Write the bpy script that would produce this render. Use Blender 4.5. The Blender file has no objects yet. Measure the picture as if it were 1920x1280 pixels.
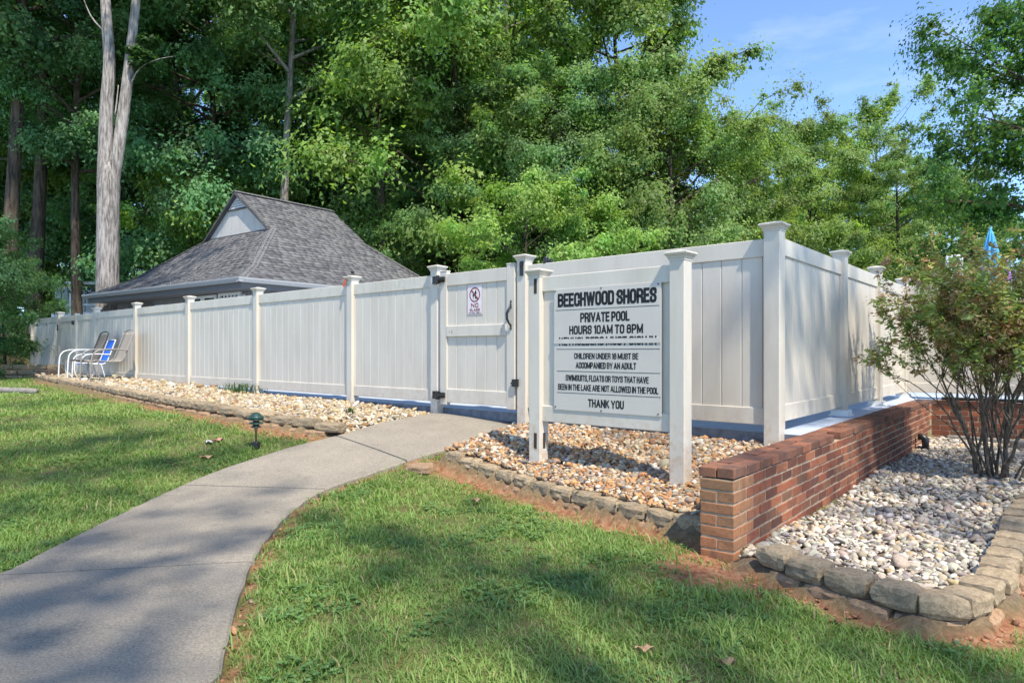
import bpy, bmesh, math, random
import numpy as np
from mathutils import Vector, Matrix

R = math.radians
scene = bpy.context.scene
COL = scene.collection

# ------------------------------------------------------------------ camera
ZC = 0.75                      # eye height above the path at the gate (lawn in front is lower)
F, CX, CY = 1280.0, 960.0, 659.0
cam_d = bpy.data.cameras.new("camera")
cam = bpy.data.objects.new("camera", cam_d)
COL.objects.link(cam)
cam.location = (0, 0, ZC)
cam.rotation_euler = (R(90), 0, 0)
cam_d.lens = 24.0
cam_d.sensor_width = 36.0
cam_d.shift_y = (CY - 640) / 1920
cam_d.clip_start = 0.05
cam_d.clip_end = 2000
scene.camera = cam

# ------------------------------------------------------------------ light
SUN_AZ = Vector((0.46, -0.89, 0)).normalized()      # horizontal direction towards the sun
SUN_EL = R(56)
to_sun = Vector((SUN_AZ.x * math.cos(SUN_EL), SUN_AZ.y * math.cos(SUN_EL), math.sin(SUN_EL)))
world = bpy.data.worlds.new("World")
scene.world = world
world.use_nodes = True
wn = world.node_tree
wn.nodes.clear()
w_out = wn.nodes.new("ShaderNodeOutputWorld")
w_bg = wn.nodes.new("ShaderNodeBackground")
w_sky = wn.nodes.new("ShaderNodeTexSky")
w_sky.sky_type = 'NISHITA'
w_sky.sun_disc = False
w_sky.sun_elevation = SUN_EL
w_sky.sun_rotation = math.atan2(SUN_AZ.x, SUN_AZ.y)
w_sky.altitude = 100
w_sky.air_density = 0.62
w_sky.dust_density = 0.0
w_sky.ozone_density = 4.0
w_bg.inputs["Strength"].default_value = 0.15
# thin veils of cloud over the blue
w_tc = wn.nodes.new("ShaderNodeTexCoord")
w_map = wn.nodes.new("ShaderNodeMapping")
w_map.inputs["Scale"].default_value = (1.0, 1.6, 4.0)
w_map.inputs["Rotation"].default_value = (0.3, 0.2, 0.5)
w_no = wn.nodes.new("ShaderNodeTexNoise")
w_no.inputs["Scale"].default_value = 2.2
w_no.inputs["Detail"].default_value = 7
w_no.inputs["Roughness"].default_value = 0.62
w_cr = wn.nodes.new("ShaderNodeValToRGB")
w_cr.color_ramp.elements[0].position = 0.48
w_cr.color_ramp.elements[0].color = (0, 0, 0, 1)
w_cr.color_ramp.elements[1].position = 0.80
w_cr.color_ramp.elements[1].color = (0.5, 0.5, 0.5, 1)
w_mx = wn.nodes.new("ShaderNodeMixRGB")
w_mx.inputs[2].default_value = (2.7, 3.0, 3.5, 1)
wn.links.new(w_tc.outputs["Generated"], w_map.inputs[0])
wn.links.new(w_map.outputs[0], w_no.inputs["Vector"])
wn.links.new(w_no.outputs["Fac"], w_cr.inputs[0])
wn.links.new(w_cr.outputs[0], w_mx.inputs[0])
wn.links.new(w_sky.outputs[0], w_mx.inputs[1])
wn.links.new(w_mx.outputs[0], w_bg.inputs["Color"])
wn.links.new(w_bg.outputs[0], w_out.inputs[0])

sun_d = bpy.data.lights.new("sun", 'SUN')
sun_d.energy = 2.6
sun_d.angle = R(1.1)
sun_d.color = (1.0, 0.925, 0.80)
sun = bpy.data.objects.new("sun", sun_d)
COL.objects.link(sun)
sun.rotation_euler = (-to_sun).to_track_quat('-Z', 'Y').to_euler()
sun.location = to_sun * 60

scene.view_settings.view_transform = 'Standard'
scene.view_settings.look = 'None'
scene.view_settings.gamma = 1
scene.view_settings.exposure = 1.45
scene.view_settings.use_curve_mapping = False
scene.render.engine = 'CYCLES'
scene.cycles.max_bounces = 10
scene.cycles.diffuse_bounces = 6
scene.cycles.glossy_bounces = 3
scene.cycles.transmission_bounces = 6
scene.cycles.transparent_max_bounces = 6
scene.cycles.use_denoising = True
scene.cycles.caustics_reflective = False
scene.cycles.caustics_refractive = False

# ------------------------------------------------------------------ materials
def new_mat(name):
    m = bpy.data.materials.new(name)
    m.use_nodes = True
    nt = m.node_tree
    nt.nodes.clear()
    out = nt.nodes.new("ShaderNodeOutputMaterial")
    bs = nt.nodes.new("ShaderNodeBsdfPrincipled")
    nt.links.new(bs.outputs[0], out.inputs[0])
    return m, nt, bs, out

def nd(nt, typ, ins=None, **kw):
    n = nt.nodes.new(typ)
    for k, v in kw.items():
        setattr(n, k, v)
    if ins:
        for k, v in ins.items():
            if hasattr(v, "is_linked") or isinstance(v, bpy.types.NodeSocket):
                nt.links.new(v, n.inputs[k])
            else:
                n.inputs[k].default_value = v
    return n

def ramp(nt, fac, stops):
    n = nt.nodes.new("ShaderNodeValToRGB")
    cr = n.color_ramp
    while len(cr.elements) < len(stops):
        cr.elements.new(0.5)
    for e, (p, c) in zip(cr.elements, stops):
        e.position = p
        e.color = (*c, 1) if len(c) == 3 else c
    nt.links.new(fac, n.inputs[0])
    return n.outputs[0]

def noise(nt, vec, scale, detail=4, rough=0.55):
    n = nd(nt, "ShaderNodeTexNoise", {"Vector": vec, "Scale": scale, "Detail": detail, "Roughness": rough})
    return n.outputs["Fac"]

def mixc(nt, fac, a, b, mode='MIX'):
    n = nt.nodes.new("ShaderNodeMixRGB")
    n.blend_type = mode
    for i, v in enumerate((fac, a, b)):
        if isinstance(v, bpy.types.NodeSocket):
            nt.links.new(v, n.inputs[i])
        else:
            n.inputs[i].default_value = v if i == 0 else ((*v, 1) if len(v) == 3 else v)
    return n.outputs[0]

def bump(nt, bs, h, strength=0.4, dist=0.01):
    b = nd(nt, "ShaderNodeBump", {"Height": h, "Strength": strength, "Distance": dist})
    nt.links.new(b.outputs[0], bs.inputs["Normal"])

def objco(nt):
    return nt.nodes.new("ShaderNodeTexCoord").outputs["Object"]

def geopos(nt):
    return nt.nodes.new("ShaderNodeNewGeometry").outputs["Position"]

def mapping(nt, vec, scale=(1, 1, 1)):
    return nd(nt, "ShaderNodeMapping", {"Vector": vec, "Scale": scale}).outputs[0]

def simple(name, c, rough=0.6, metal=0.0, var=0.12, scale=12, bmp=0.0, spec=0.5):
    m, nt, bs, o = new_mat(name)
    co = geopos(nt)
    f = noise(nt, co, scale, 5)
    lo = tuple(x * (1 - var) for x in c)
    hi = tuple(min(1, x * (1 + var)) for x in c)
    nt.links.new(ramp(nt, f, [(0.3, lo), (0.7, hi)]), bs.inputs["Base Color"])
    bs.inputs["Roughness"].default_value = rough
    bs.inputs["Metallic"].default_value = metal
    bs.inputs["Specular IOR Level"].default_value = spec
    if bmp:
        bump(nt, bs, f, bmp, 0.01)
    return m

M = {}
def vinyl(name, algae):
    m, nt, bs, o = new_mat(name)
    p = geopos(nt)
    big = noise(nt, mapping(nt, p, (2.2, 2.2, 0.5)), 2.0, 6, 0.6)
    c = ramp(nt, big, [(0.3, (0.545, 0.495, 0.41)), (0.55, (0.62, 0.57, 0.482)), (0.8, (0.65, 0.60, 0.512))])
    streak = noise(nt, mapping(nt, p, (14, 14, 1.1)), 3.0, 4, 0.6)
    sm = ramp(nt, streak, [(0.58, (0, 0, 0)), (0.80, (0.32, 0.32, 0.32))])
    c = mixc(nt, sm, c, (0.46, 0.445, 0.385))
    fl = noise(nt, p, 75, 2, 0.5)
    fm = ramp(nt, fl, [(0.765, (0, 0, 0)), (0.80, (0.7, 0.7, 0.7))])
    c = mixc(nt, fm, c, (0.36, 0.33, 0.26))
    # splashed clay low down (its own shape, from the ground up)
    sp = nd(nt, "ShaderNodeSeparateXYZ", {0: p})
    lowz = nd(nt, "ShaderNodeMapRange", {"Value": sp.outputs["Z"], "From Min": 0.38, "From Max": 0.0, "To Min": 0.0, "To Max": 0.95})
    ln = noise(nt, p, 16, 5, 0.7)
    lm = nd(nt, "ShaderNodeMath", {0: lowz.outputs[0], 1: ramp(nt, ln, [(0.46, (0, 0, 0)), (0.68, (1, 1, 1))])}, operation='MULTIPLY')
    c = mixc(nt, lm.outputs[0], c, (0.50, 0.37, 0.25))
    if algae:
        a = noise(nt, mapping(nt, p, (9, 9, 2.0)), 4.0, 6, 0.7)
        am = ramp(nt, a, [(0.52, (0, 0, 0)), (0.68, (0.75, 0.75, 0.75))])
        c = mixc(nt, am, c, (0.42, 0.42, 0.27))
    nt.links.new(c, bs.inputs["Base Color"])
    bs.inputs["Roughness"].default_value = 0.42
    bs.inputs["Specular IOR Level"].default_value = 0.4
    bump(nt, bs, noise(nt, mapping(nt, p, (1, 1, 0.05)), 260, 2), 0.06, 0.003)
    return m
M['vinyl'] = vinyl('white_vinyl', False)
M['vinyl_algae'] = vinyl('mildewed_vinyl', True)

def m_brick(name, stops, dirt):
    m, nt, bs, o = new_mat(name)
    oi = nt.nodes.new("ShaderNodeObjectInfo")
    c = ramp(nt, oi.outputs["Random"], stops)
    p = geopos(nt)
    n1 = noise(nt, p, 45, 6, 0.65)
    c = mixc(nt, 0.75, c, ramp(nt, n1, [(0.25, (0.55, 0.53, 0.52)), (0.5, (1, 1, 1)), (0.8, (1.25, 1.2, 1.15))]), 'MULTIPLY')
    n2 = noise(nt, mapping(nt, p, (1, 1, 0.35)), 7.5, 5, 0.62)
    c = mixc(nt, ramp(nt, n2, [(0.52 - dirt, (0, 0, 0)), (0.74 - dirt, (0.8, 0.8, 0.8))]), c, (0.07, 0.05, 0.045))
    n3 = noise(nt, p, 22, 4, 0.7)
    c = mixc(nt, ramp(nt, n3, [(0.66, (0, 0, 0)), (0.82, (0.6, 0.6, 0.6))]), c, (0.44, 0.38, 0.32))
    nt.links.new(c, bs.inputs["Base Color"])
    bs.inputs["Roughness"].default_value = 0.9
    bs.inputs["Specular IOR Level"].default_value = 0.25
    bump(nt, bs, noise(nt, p, 120, 5, 0.7), 0.5, 0.006)
    return m
BR = [(0.0, (0.33, 0.115, 0.06)), (0.2, (0.23, 0.08, 0.045)), (0.4, (0.115, 0.052, 0.037)), (0.55, (0.36, 0.135, 0.068)), (0.7, (0.165, 0.09, 0.055)), (0.85, (0.28, 0.092, 0.05)), (1.0, (0.13, 0.058, 0.042))]
M['brick'] = m_brick('weathered_red_brick', BR, 0.0)
M['brick_cap'] = m_brick('dark_cap_brick', [(0.0, (0.26, 0.11, 0.065)), (0.4, (0.15, 0.075, 0.052)), (0.7, (0.31, 0.125, 0.068)), (1.0, (0.20, 0.105, 0.068))], 0.05)
M['brick_end'] = m_brick('tan_end_brick', [(0.0, (0.34, 0.17, 0.085)), (0.5, (0.27, 0.15, 0.08)), (1.0, (0.37, 0.16, 0.075))], -0.04)
M['mortar'] = simple('mortar', (0.38, 0.295, 0.205), 0.95, var=0.3, scale=30, bmp=0.5, spec=0.2)

def m_concrete():
    m, nt, bs, o = new_mat('walk_concrete')
    p = geopos(nt)
    f = noise(nt, p, 95, 5, 0.8)
    c = ramp(nt, f, [(0.3, (0.14, 0.122, 0.098)), (0.5, (0.275, 0.243, 0.195)), (0.7, (0.42, 0.372, 0.30))])
    g = noise(nt, p, 2.2, 5, 0.6)
    c = mixc(nt, 0.7, c, ramp(nt, g, [(0.3, (0.80, 0.79, 0.77)), (0.7, (1.12, 1.10, 1.06))]), 'MULTIPLY')
    s = noise(nt, p, 9, 6, 0.7)
    c = mixc(nt, ramp(nt, s, [(0.55, (0, 0, 0)), (0.75, (0.5, 0.5, 0.5))]), c, (0.13, 0.115, 0.10))
    r = noise(nt, mapping(nt, p, (1, 1, 1)), 3.1, 6, 0.72)
    c = mixc(nt, ramp(nt, r, [(0.66, (0, 0, 0)), (0.80, (0.4, 0.4, 0.4))]), c, (0.33, 0.19, 0.12))
    nt.links.new(c, bs.inputs["Base Color"])
    bs.inputs["Roughness"].default_value = 0.92
    bs.inputs["Specular IOR Level"].default_value = 0.3
    bump(nt, bs, f, 0.45, 0.006)
    return m
M['concrete'] = m_concrete()

def m_ground():
    m, nt, bs, o = new_mat('lawn_soil')
    p = geopos(nt)
    at_ = nd(nt, "ShaderNodeAttribute", attribute_name="zone")
    sep = nd(nt, "ShaderNodeSeparateColor", {0: at_.outputs["Color"]})
    g1 = noise(nt, p, 14, 6, 0.7)
    grass = ramp(nt, g1, [(0.3, (0.085, 0.11, 0.030)), (0.5, (0.14, 0.165, 0.05)), (0.72, (0.22, 0.18, 0.09))])
    g2 = noise(nt, p, 1.7, 5, 0.6)
    grass = mixc(nt, ramp(nt, g2, [(0.5, (0, 0, 0)), (0.68, (0.8, 0.8, 0.8))]), grass, (0.165, 0.105, 0.06))
    cl = noise(nt, p, 20, 6, 0.65)
    clay = ramp(nt, cl, [(0.28, (0.13, 0.055, 0.030)), (0.5, (0.32, 0.145, 0.075)), (0.75, (0.44, 0.27, 0.165))])
    c = mixc(nt, sep.outputs[0], grass, clay)
    gb = ramp(nt, noise(nt, p, 40, 5, 0.7), [(0.3, (0.09, 0.065, 0.045)), (0.7, (0.28, 0.20, 0.13))])
    c = mixc(nt, sep.outputs[1], c, gb)
    lit = ramp(nt, noise(nt, p, 9, 6, 0.75), [(0.3, (0.014, 0.012, 0.008)), (0.7, (0.05, 0.042, 0.024))])
    c = mixc(nt, sep.outputs[2], c, lit)
    nt.links.new(c, bs.inputs["Base Color"])
    bs.inputs["Roughness"].default_value = 0.95
    bs.inputs["Specular IOR Level"].default_value = 0.2
    bump(nt, bs, noise(nt, p, 60, 5, 0.7), 0.7, 0.02)
    return m
M['ground'] = m_ground()

def m_attr(name, rough=0.8, spec=0.3, mult=60, transl=0.0, bmp=0.3, objvar=False, grain=(0.75, 1.2)):
    """colour comes piece by piece from the mesh's own tint, with grain on top"""
    m, nt, bs, o = new_mat(name)
    a = nd(nt, "ShaderNodeAttribute", attribute_name="tint")
    c = a.outputs["Color"]
    if mult:
        f = noise(nt, geopos(nt), mult, 4, 0.6)
        c = mixc(nt, 1.0, c, ramp(nt, f, [(0.3, (grain[0],) * 3), (0.7, (grain[1],) * 3)]), 'MULTIPLY')
        if bmp:
            bump(nt, bs, f, bmp, 0.004)
    if objvar:
        oi = nt.nodes.new("ShaderNodeObjectInfo")
        c = mixc(nt, 1.0, c, oi.outputs["Color"], 'MULTIPLY')
    nt.links.new(c, bs.inputs["Base Color"])
    bs.inputs["Roughness"].default_value = rough
    bs.inputs["Specular IOR Level"].default_value = spec
    if transl:
        t = nt.nodes.new("ShaderNodeBsdfTranslucent")
        tc = mixc(nt, 1.0, c, (1.25, 1.35, 0.55), 'MULTIPLY')
        nt.links.new(tc, t.inputs[0])
        mx = nt.nodes.new("ShaderNodeMixShader")
        mx.inputs[0].default_value = transl
        nt.links.new(bs.outputs[0], mx.inputs[1])
        nt.links.new(t.outputs[0], mx.inputs[2])
        nt.links.new(mx.outputs[0], o.inputs[0])
    return m
M['pebble'] = m_attr('river_pebble', 0.75, 0.35, 70, bmp=0.25)
M['blade'] = m_attr('grass_blade', 0.55, 0.3, 0, transl=0.35)
M['leaf'] = m_attr('tree_leaf', 0.5, 0.35, 0, transl=0.54, objvar=True)
M['shrubleaf'] = m_attr('shrub_leaf', 0.55, 0.3, 0, transl=0.25)
M['shingle'] = m_attr('asphalt_shingle', 0.95, 0.15, 130, bmp=0.3, grain=(0.82, 1.16))

def m_bark(name, lo, hi, sc):
    m, nt, bs, o = new_mat(name)
    p = objco(nt)
    v = mapping(nt, p, (1, 1, 0.13))
    f = noise(nt, v, sc, 7, 0.7)
    g = noise(nt, p, 1.1, 4, 0.6)
    c = ramp(nt, f, [(0.38, lo), (0.58, hi)])
    c = mixc(nt, 0.8, c, ramp(nt, g, [(0.3, (0.72, 0.70, 0.67)), (0.7, (1.15, 1.13, 1.1))]), 'MULTIPLY')
    nt.links.new(c, bs.inputs["Base Color"])
    bs.inputs["Roughness"].default_value = 0.95
    bs.inputs["Specular IOR Level"].default_value = 0.15
    bump(nt, bs, f, 0.9, 0.04)
    return m
M['bark'] = m_bark('dark_bark', (0.035, 0.028, 0.022), (0.135, 0.105, 0.08), 9)
M['bark_pale'] = m_bark('pale_grey_bark', (0.13, 0.115, 0.105), (0.42, 0.39, 0.365), 16)
M['bark_grey'] = m_bark('grey_bark', (0.09, 0.08, 0.07), (0.30, 0.275, 0.245), 10)
M['stem'] = m_bark('shrub_stem', (0.10, 0.08, 0.06), (0.34, 0.28, 0.215), 60)

def m_stone(name, lo, mid, hi):
    m, nt, bs, o = new_mat(name)
    p = geopos(nt)
    oi = nt.nodes.new("ShaderNodeObjectInfo")
    f = noise(nt, p, 55, 6, 0.7)
    c = ramp(nt, f, [(0.25, lo), (0.5, mid), (0.78, hi)])
    c = mixc(nt, 1.0, c, ramp(nt, oi.outputs["Random"], [(0, (0.80, 0.80, 0.80)), (1, (1.16, 1.12, 1.06))]), 'MULTIPLY')
    d = noise(nt, p, 11, 5, 0.65)
    c = mixc(nt, ramp(nt, d, [(0.55, (0, 0, 0)), (0.72, (0.7, 0.7, 0.7))]), c, tuple(x * 0.42 for x in mid))
    k = noise(nt, p, 7, 4, 0.6)
    c = mixc(nt, ramp(nt, k, [(0.58, (0, 0, 0)), (0.78, (0.55, 0.55, 0.55))]), c, (0.42, 0.25, 0.14))
    nt.links.new(c, bs.inputs["Base Color"])
    bs.inputs["Roughness"].default_value = 0.95
    bs.inputs["Specular IOR Level"].default_value = 0.2
    bump(nt, bs, noise(nt, p, 90, 6, 0.75), 0.8, 0.008)
    return m
M['edging'] = m_stone('edging_block', (0.17, 0.125, 0.08), (0.35, 0.275, 0.18), (0.50, 0.405, 0.285))
M['edging_low'] = m_stone('clay_stained_block', (0.20, 0.125, 0.075), (0.36, 0.235, 0.145), (0.46, 0.34, 0.23))
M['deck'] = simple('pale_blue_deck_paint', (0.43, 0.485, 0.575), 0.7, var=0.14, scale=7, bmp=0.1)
M['deck_edge'] = simple('dark_blue_deck_edge', (0.15, 0.17, 0.20), 0.8, var=0.35, scale=14, bmp=0.3)  # darker, greyer blue than the top, for the deck's upright faces
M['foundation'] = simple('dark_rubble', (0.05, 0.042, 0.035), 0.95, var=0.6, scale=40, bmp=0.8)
M['siding'] = simple('grey_siding', (0.19, 0.185, 0.185), 0.75, var=0.06, scale=5)
M['siding_light'] = simple('pale_grey_gable_siding', (0.56, 0.52, 0.47), 0.75, var=0.06, scale=5)
M['trim_dark'] = simple('dark_trim', (0.10, 0.095, 0.095), 0.7)
M['fascia'] = simple('grey_fascia', (0.125, 0.12, 0.115), 0.6, var=0.05)
M['gutter'] = simple('pale_gutter', (0.33, 0.325, 0.315), 0.4, var=0.06)
M['white'] = simple('white_paint', (0.78, 0.77, 0.74), 0.45, var=0.05)
M['black'] = simple('black_plastic', (0.014, 0.014, 0.014), 0.38, var=0.2)
M['ink'] = simple('black_print', (0.016, 0.016, 0.017), 0.55, var=0.1, spec=0.3)
M['red'] = simple('dark_red_print', (0.25, 0.016, 0.014), 0.5, var=0.1)
M['board'] = simple('white_sign_face', (0.56, 0.52, 0.455), 0.38, var=0.04, scale=3)
M['strip'] = simple('beige_repair_strip', (0.57, 0.535, 0.465), 0.5, var=0.05)
M['noglass'] = simple('pinkish_white_sign_face', (0.74, 0.68, 0.67), 0.4, var=0.04)
M['cut'] = simple('dark_slot', (0.05, 0.033, 0.02), 0.9)
M['orange'] = simple('orange_ribbon', (0.75, 0.10, 0.03), 0.6)
M['green'] = simple('dark_green_enamel', (0.035, 0.085, 0.06), 0.4, var=0.2)
M['brass'] = simple('weathered_stem', (0.20, 0.15, 0.07), 0.5, var=0.3)
M['frame_white'] = simple('white_tube', (0.72, 0.71, 0.68), 0.35)
M['frame_taupe'] = simple('taupe_tube', (0.26, 0.24, 0.21), 0.35, var=0.1)
M['frame_brown'] = simple('brown_tube', (0.05, 0.042, 0.036), 0.4, var=0.1)
M['sling_tan'] = simple('tan_mesh_sling', (0.30, 0.26, 0.205), 0.8, var=0.12, scale=150, bmp=0.2)
M['sling_brown'] = simple('brown_mesh_sling', (0.19, 0.16, 0.125), 0.8, var=0.12, scale=150, bmp=0.2)
M['sling_blue'] = simple('blue_mesh_sling', (0.025, 0.14, 0.55), 0.7, var=0.1, scale=150)
M['umb_blue'] = simple('turquoise_canvas', (0.09, 0.38, 0.62), 0.8, var=0.12, scale=9)
M['umb_purple'] = simple('violet_canvas', (0.45, 0.17, 0.58), 0.8, var=0.12, scale=9)
M['timber'] = simple('grey_timber', (0.22, 0.20, 0.175), 0.9, var=0.35, scale=20, bmp=0.5)
M['timber_brown'] = simple('brown_timber', (0.12, 0.08, 0.055), 0.9, var=0.3, scale=20, bmp=0.4)
M['paper'] = simple('grey_paper', (0.52, 0.48, 0.48), 0.8, var=0.2, scale=40)
M['paper_pink'] = simple('pink_paper', (0.62, 0.25, 0.22), 0.8, var=0.2, scale=40)
M['dry'] = simple('dry_leaf', (0.42, 0.27, 0.14), 0.8, var=0.3, scale=60)
M['vent'] = simple('white_vent', (0.66, 0.65, 0.64), 0.6, var=0.04)
def m_glass():
    m, nt, bs, o = new_mat('window_glass')
    f = noise(nt, geopos(nt), 1.3, 2)
    nt.links.new(ramp(nt, f, [(0.3, (0.02, 0.024, 0.03)), (0.7, (0.06, 0.07, 0.085))]), bs.inputs["Base Color"])
    bs.inputs["Roughness"].default_value = 0.06
    bs.inputs["Specular IOR Level"].default_value = 0.7
    return m
M['glass'] = m_glass()

# ------------------------------------------------------------------ object helpers
def tag(o, label=None, cat=None, group=None, kind=None):
    if label: o["label"] = label
    if cat: o["category"] = cat
    if group: o["group"] = group
    if kind: o["kind"] = kind
    return o

def empty(name, loc=(0, 0, 0), rz=0.0, label=None, cat=None, group=None, kind=None):
    o = bpy.data.objects.new(name, None)
    COL.objects.link(o)
    o.location = loc
    o.rotation_euler = (0, 0, rz)
    o.empty_display_size = 0.2
    return tag(o, label, cat, group, kind)

def link(name, me, mat=None, parent=None, loc=None, rot=None, scl=None):
    o = bpy.data.objects.new(name, me)
    COL.objects.link(o)
    if mat is not None and not me.materials:
        me.materials.append(M[mat] if isinstance(mat, str) else mat)
    if parent is not None: o.parent = parent
    if loc is not None: o.location = loc
    if rot is not None: o.rotation_euler = rot
    if scl is not None: o.scale = scl
    return o

class MB:
    def __init__(s):
        s.v, s.f = [], []
    def add(s, vs, fs):
        k = len(s.v)
        s.v += [tuple(x) for x in vs]
        s.f += [tuple(i + k for i in q) for q in fs]
        return s
    def box(s, x0, x1, y0, y1, z0, z1):
        return s.add([(x0, y0, z0), (x1, y0, z0), (x1, y1, z0), (x0, y1, z0), (x0, y0, z1), (x1, y0, z1), (x1, y1, z1), (x0, y1, z1)],
                     [(0, 3, 2, 1), (4, 5, 6, 7), (0, 1, 5, 4), (1, 2, 6, 5), (2, 3, 7, 6), (3, 0, 4, 7)])
    def rings(s, rings, closed=True, cap=True):
        k = len(s.v); n = len(rings[0])
        for r in rings: s.v += [tuple(p) for p in r]
        for i in range(len(rings) - 1):
            for j in range(n if closed else n - 1):
                a = k + i * n + j; b = k + i * n + (j + 1) % n
                s.f.append((a, b, b + n, a + n))
        if cap and closed:
            s.f.append(tuple(k + j for j in reversed(range(n))))
            s.f.append(tuple(k + (len(rings) - 1) * n + j for j in range(n)))
        return s
    def tube(s, pts, rad, sides=8, cap=True):
        pts = [Vector(p) for p in pts]
        if not hasattr(rad, '__len__'): rad = [rad] * len(pts)
        rg = []
        prev = None
        for i, p in enumerate(pts):
            d = (pts[min(i + 1, len(pts) - 1)] - pts[max(i - 1, 0)])
            if d.length < 1e-9: d = Vector((0, 0, 1))
            d.normalize()
            ref = prev if prev is not None else (Vector((1, 0, 0)) if abs(d.x) < 0.9 else Vector((0, 1, 0)))
            a = ref - d * ref.dot(d)
            if a.length < 1e-6: a = d.orthogonal()
            a.normalize(); prev = a
            b = d.cross(a)
            rg.append([p + (a * math.cos(2 * math.pi * j / sides) + b * math.sin(2 * math.pi * j / sides)) * rad[i] for j in range(sides)])
        return s.rings(rg, True, cap)
    def lathe(s, prof, sides=20, loc=(0, 0, 0)):
        return s.rings([[(loc[0] + r * math.cos(2 * math.pi * j / sides), loc[1] + r * math.sin(2 * math.pi * j / sides), loc[2] + z) for j in range(sides)] for r, z in prof])
    def mesh(s, name, smooth=False):
        me = bpy.data.meshes.new(name)
        me.from_pydata(s.v, [], s.f)
        me.update()
        if smooth:
            me.polygons.foreach_set("use_smooth", [True] * len(me.polygons))
        return me
    def build(s, name, mat, parent=None, smooth=False, **kw):
        return link(name, s.mesh(name, smooth), mat, parent, **kw)

_bb = {}
def bbox_mesh(name, sx, sy, sz, bev, mat, seg=1):
    """bevelled box centred in x, y, sitting on z=0"""
    key = (round(sx, 3), round(sy, 3), round(sz, 3), bev, mat, seg)
    if key in _bb: return _bb[key]
    bm = bmesh.new()
    bmesh.ops.create_cube(bm, size=1)
    for v in bm.verts:
        v.co = Vector((v.co.x * sx, v.co.y * sy, (v.co.z + 0.5) * sz))
    if bev:
        bmesh.ops.bevel(bm, geom=list(bm.edges), offset=bev, segments=seg, affect='EDGES', profile=0.5)
    me = bpy.data.meshes.new(name)
    bm.to_mesh(me); bm.free()
    me.materials.append(M[mat])
    _bb[key] = me
    return me

def np_mesh(name, verts, faces, tint=None, smooth=False, mat=None):
    """verts (n,3), faces (m,k) with constant k; tint (n,3) per vertex"""
    me = bpy.data.meshes.new(name)
    n, (m, k) = len(verts), faces.shape
    me.vertices.add(n)
    me.vertices.foreach_set("co", np.ascontiguousarray(verts, dtype=np.float32).ravel())
    me.loops.add(m * k)
    me.loops.foreach_set("vertex_index", np.ascontiguousarray(faces, dtype=np.int32).ravel())
    me.polygons.add(m)
    me.polygons.foreach_set("loop_start", np.arange(0, m * k, k, dtype=np.int32))
    if smooth:
        me.polygons.foreach_set("use_smooth", np.ones(m, dtype=bool))
    me.update(calc_edges=True)
    if tint is not None:
        a = me.color_attributes.new("tint", 'FLOAT_COLOR', 'POINT')
        a.data.foreach_set("color", np.concatenate([tint, np.ones((n, 1))], 1).astype(np.float32).ravel())
    if mat: me.materials.append(M[mat])
    return me

# ------------------------------------------------------------------ layout: ground shape and lines
def sstep(a, b, x):
    t = np.clip((np.asarray(x, dtype=float) - a) / (b - a), 0, 1)
    return t * t * (3 - 2 * t)

E = Vector((0.7493, -0.6623, 0))          # along the front fence, to the right
NO = Vector((-0.6623, -0.7493, 0))        # out of the front fence, towards the viewer
DW = Vector((0.632, 0.775, 0)).normalized()    # along the side fence and brick wall, away
WA = Vector((1.248, 3.84, 0))             # near right-hand corner of the brick wall
WL = 7.15                                 # its length
NW = Vector((DW.y, -DW.x, 0))             # out of the wall's long face (to the right)
WTOP = 0.086
def fence_pt(px):
    D = 10767.0 / (px + 488.0)
    return Vector(((px - CX) / F * D, D, 0))
CORNER = fence_pt(1452)
def fs(px):                                # distance along the front fence from the corner post, leftwards
    return (fence_pt(px) - CORNER).dot(-E)

LY = [-60, 0, 3.0, 3.8, 4.6, 5.2, 5.86, 6.5, 7.0, 7.5, 8.2, 9.5, 12, 16, 24, 200]
LZ = [-.55, -.48, -.455, -.43, -.43, -.42, -.37, -.22, -.13, -.055, 0, 0.01, 0.03, 0.07, 0.12, 0.12]
def lawn(x, y):
    x = np.asarray(x, dtype=float); y = np.asarray(y, dtype=float)
    z = (np.interp(y, LY, LZ) + np.interp(y - 0.35, LY, LZ) + np.interp(y + 0.35, LY, LZ)) / 3
    sd = (x - WA.x) * NW.x + (y - WA.y) * NW.y
    t = sstep(-0.16, -0.02, sd)
    z = z * (1 - t) + np.minimum(z, -0.45) * t
    z = z + 2.2 * sstep(21, 40, y) * sstep(-13, -24, x) + 0.5 * sstep(17, 24, y) * sstep(-15.5, -19, x)
    return z

def G(px, py, dz=0.0):
    rx, rz = (px - CX) / F, -(py - CY) / F
    ys = np.arange(0.6, 60, 0.02)
    d = ZC + rz * ys - (lawn(rx * ys, ys) + dz)
    k = int(np.argmax(d <= 0))
    a, b = ys[max(k - 1, 0)], ys[k]
    for _ in range(25):
        c = (a + b) / 2
        if ZC + rz * c - (float(lawn(rx * c, c)) + dz) > 0: a = c
        else: b = c
    return Vector((rx * a, a, float(lawn(rx * a, a)) + dz))

def poly_in(x, y, poly):
    inside = np.zeros(np.shape(x), dtype=bool)
    n = len(poly); j = n - 1
    for i in range(n):
        xi, yi = poly[i][0], poly[i][1]; xj, yj = poly[j][0], poly[j][1]
        if yi != yj:
            c = ((yi > y) != (yj > y)) & (x < (xj - xi) * (y - yi) / (yj - yi) + xi)
            inside ^= c
        j = i
    return inside

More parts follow.
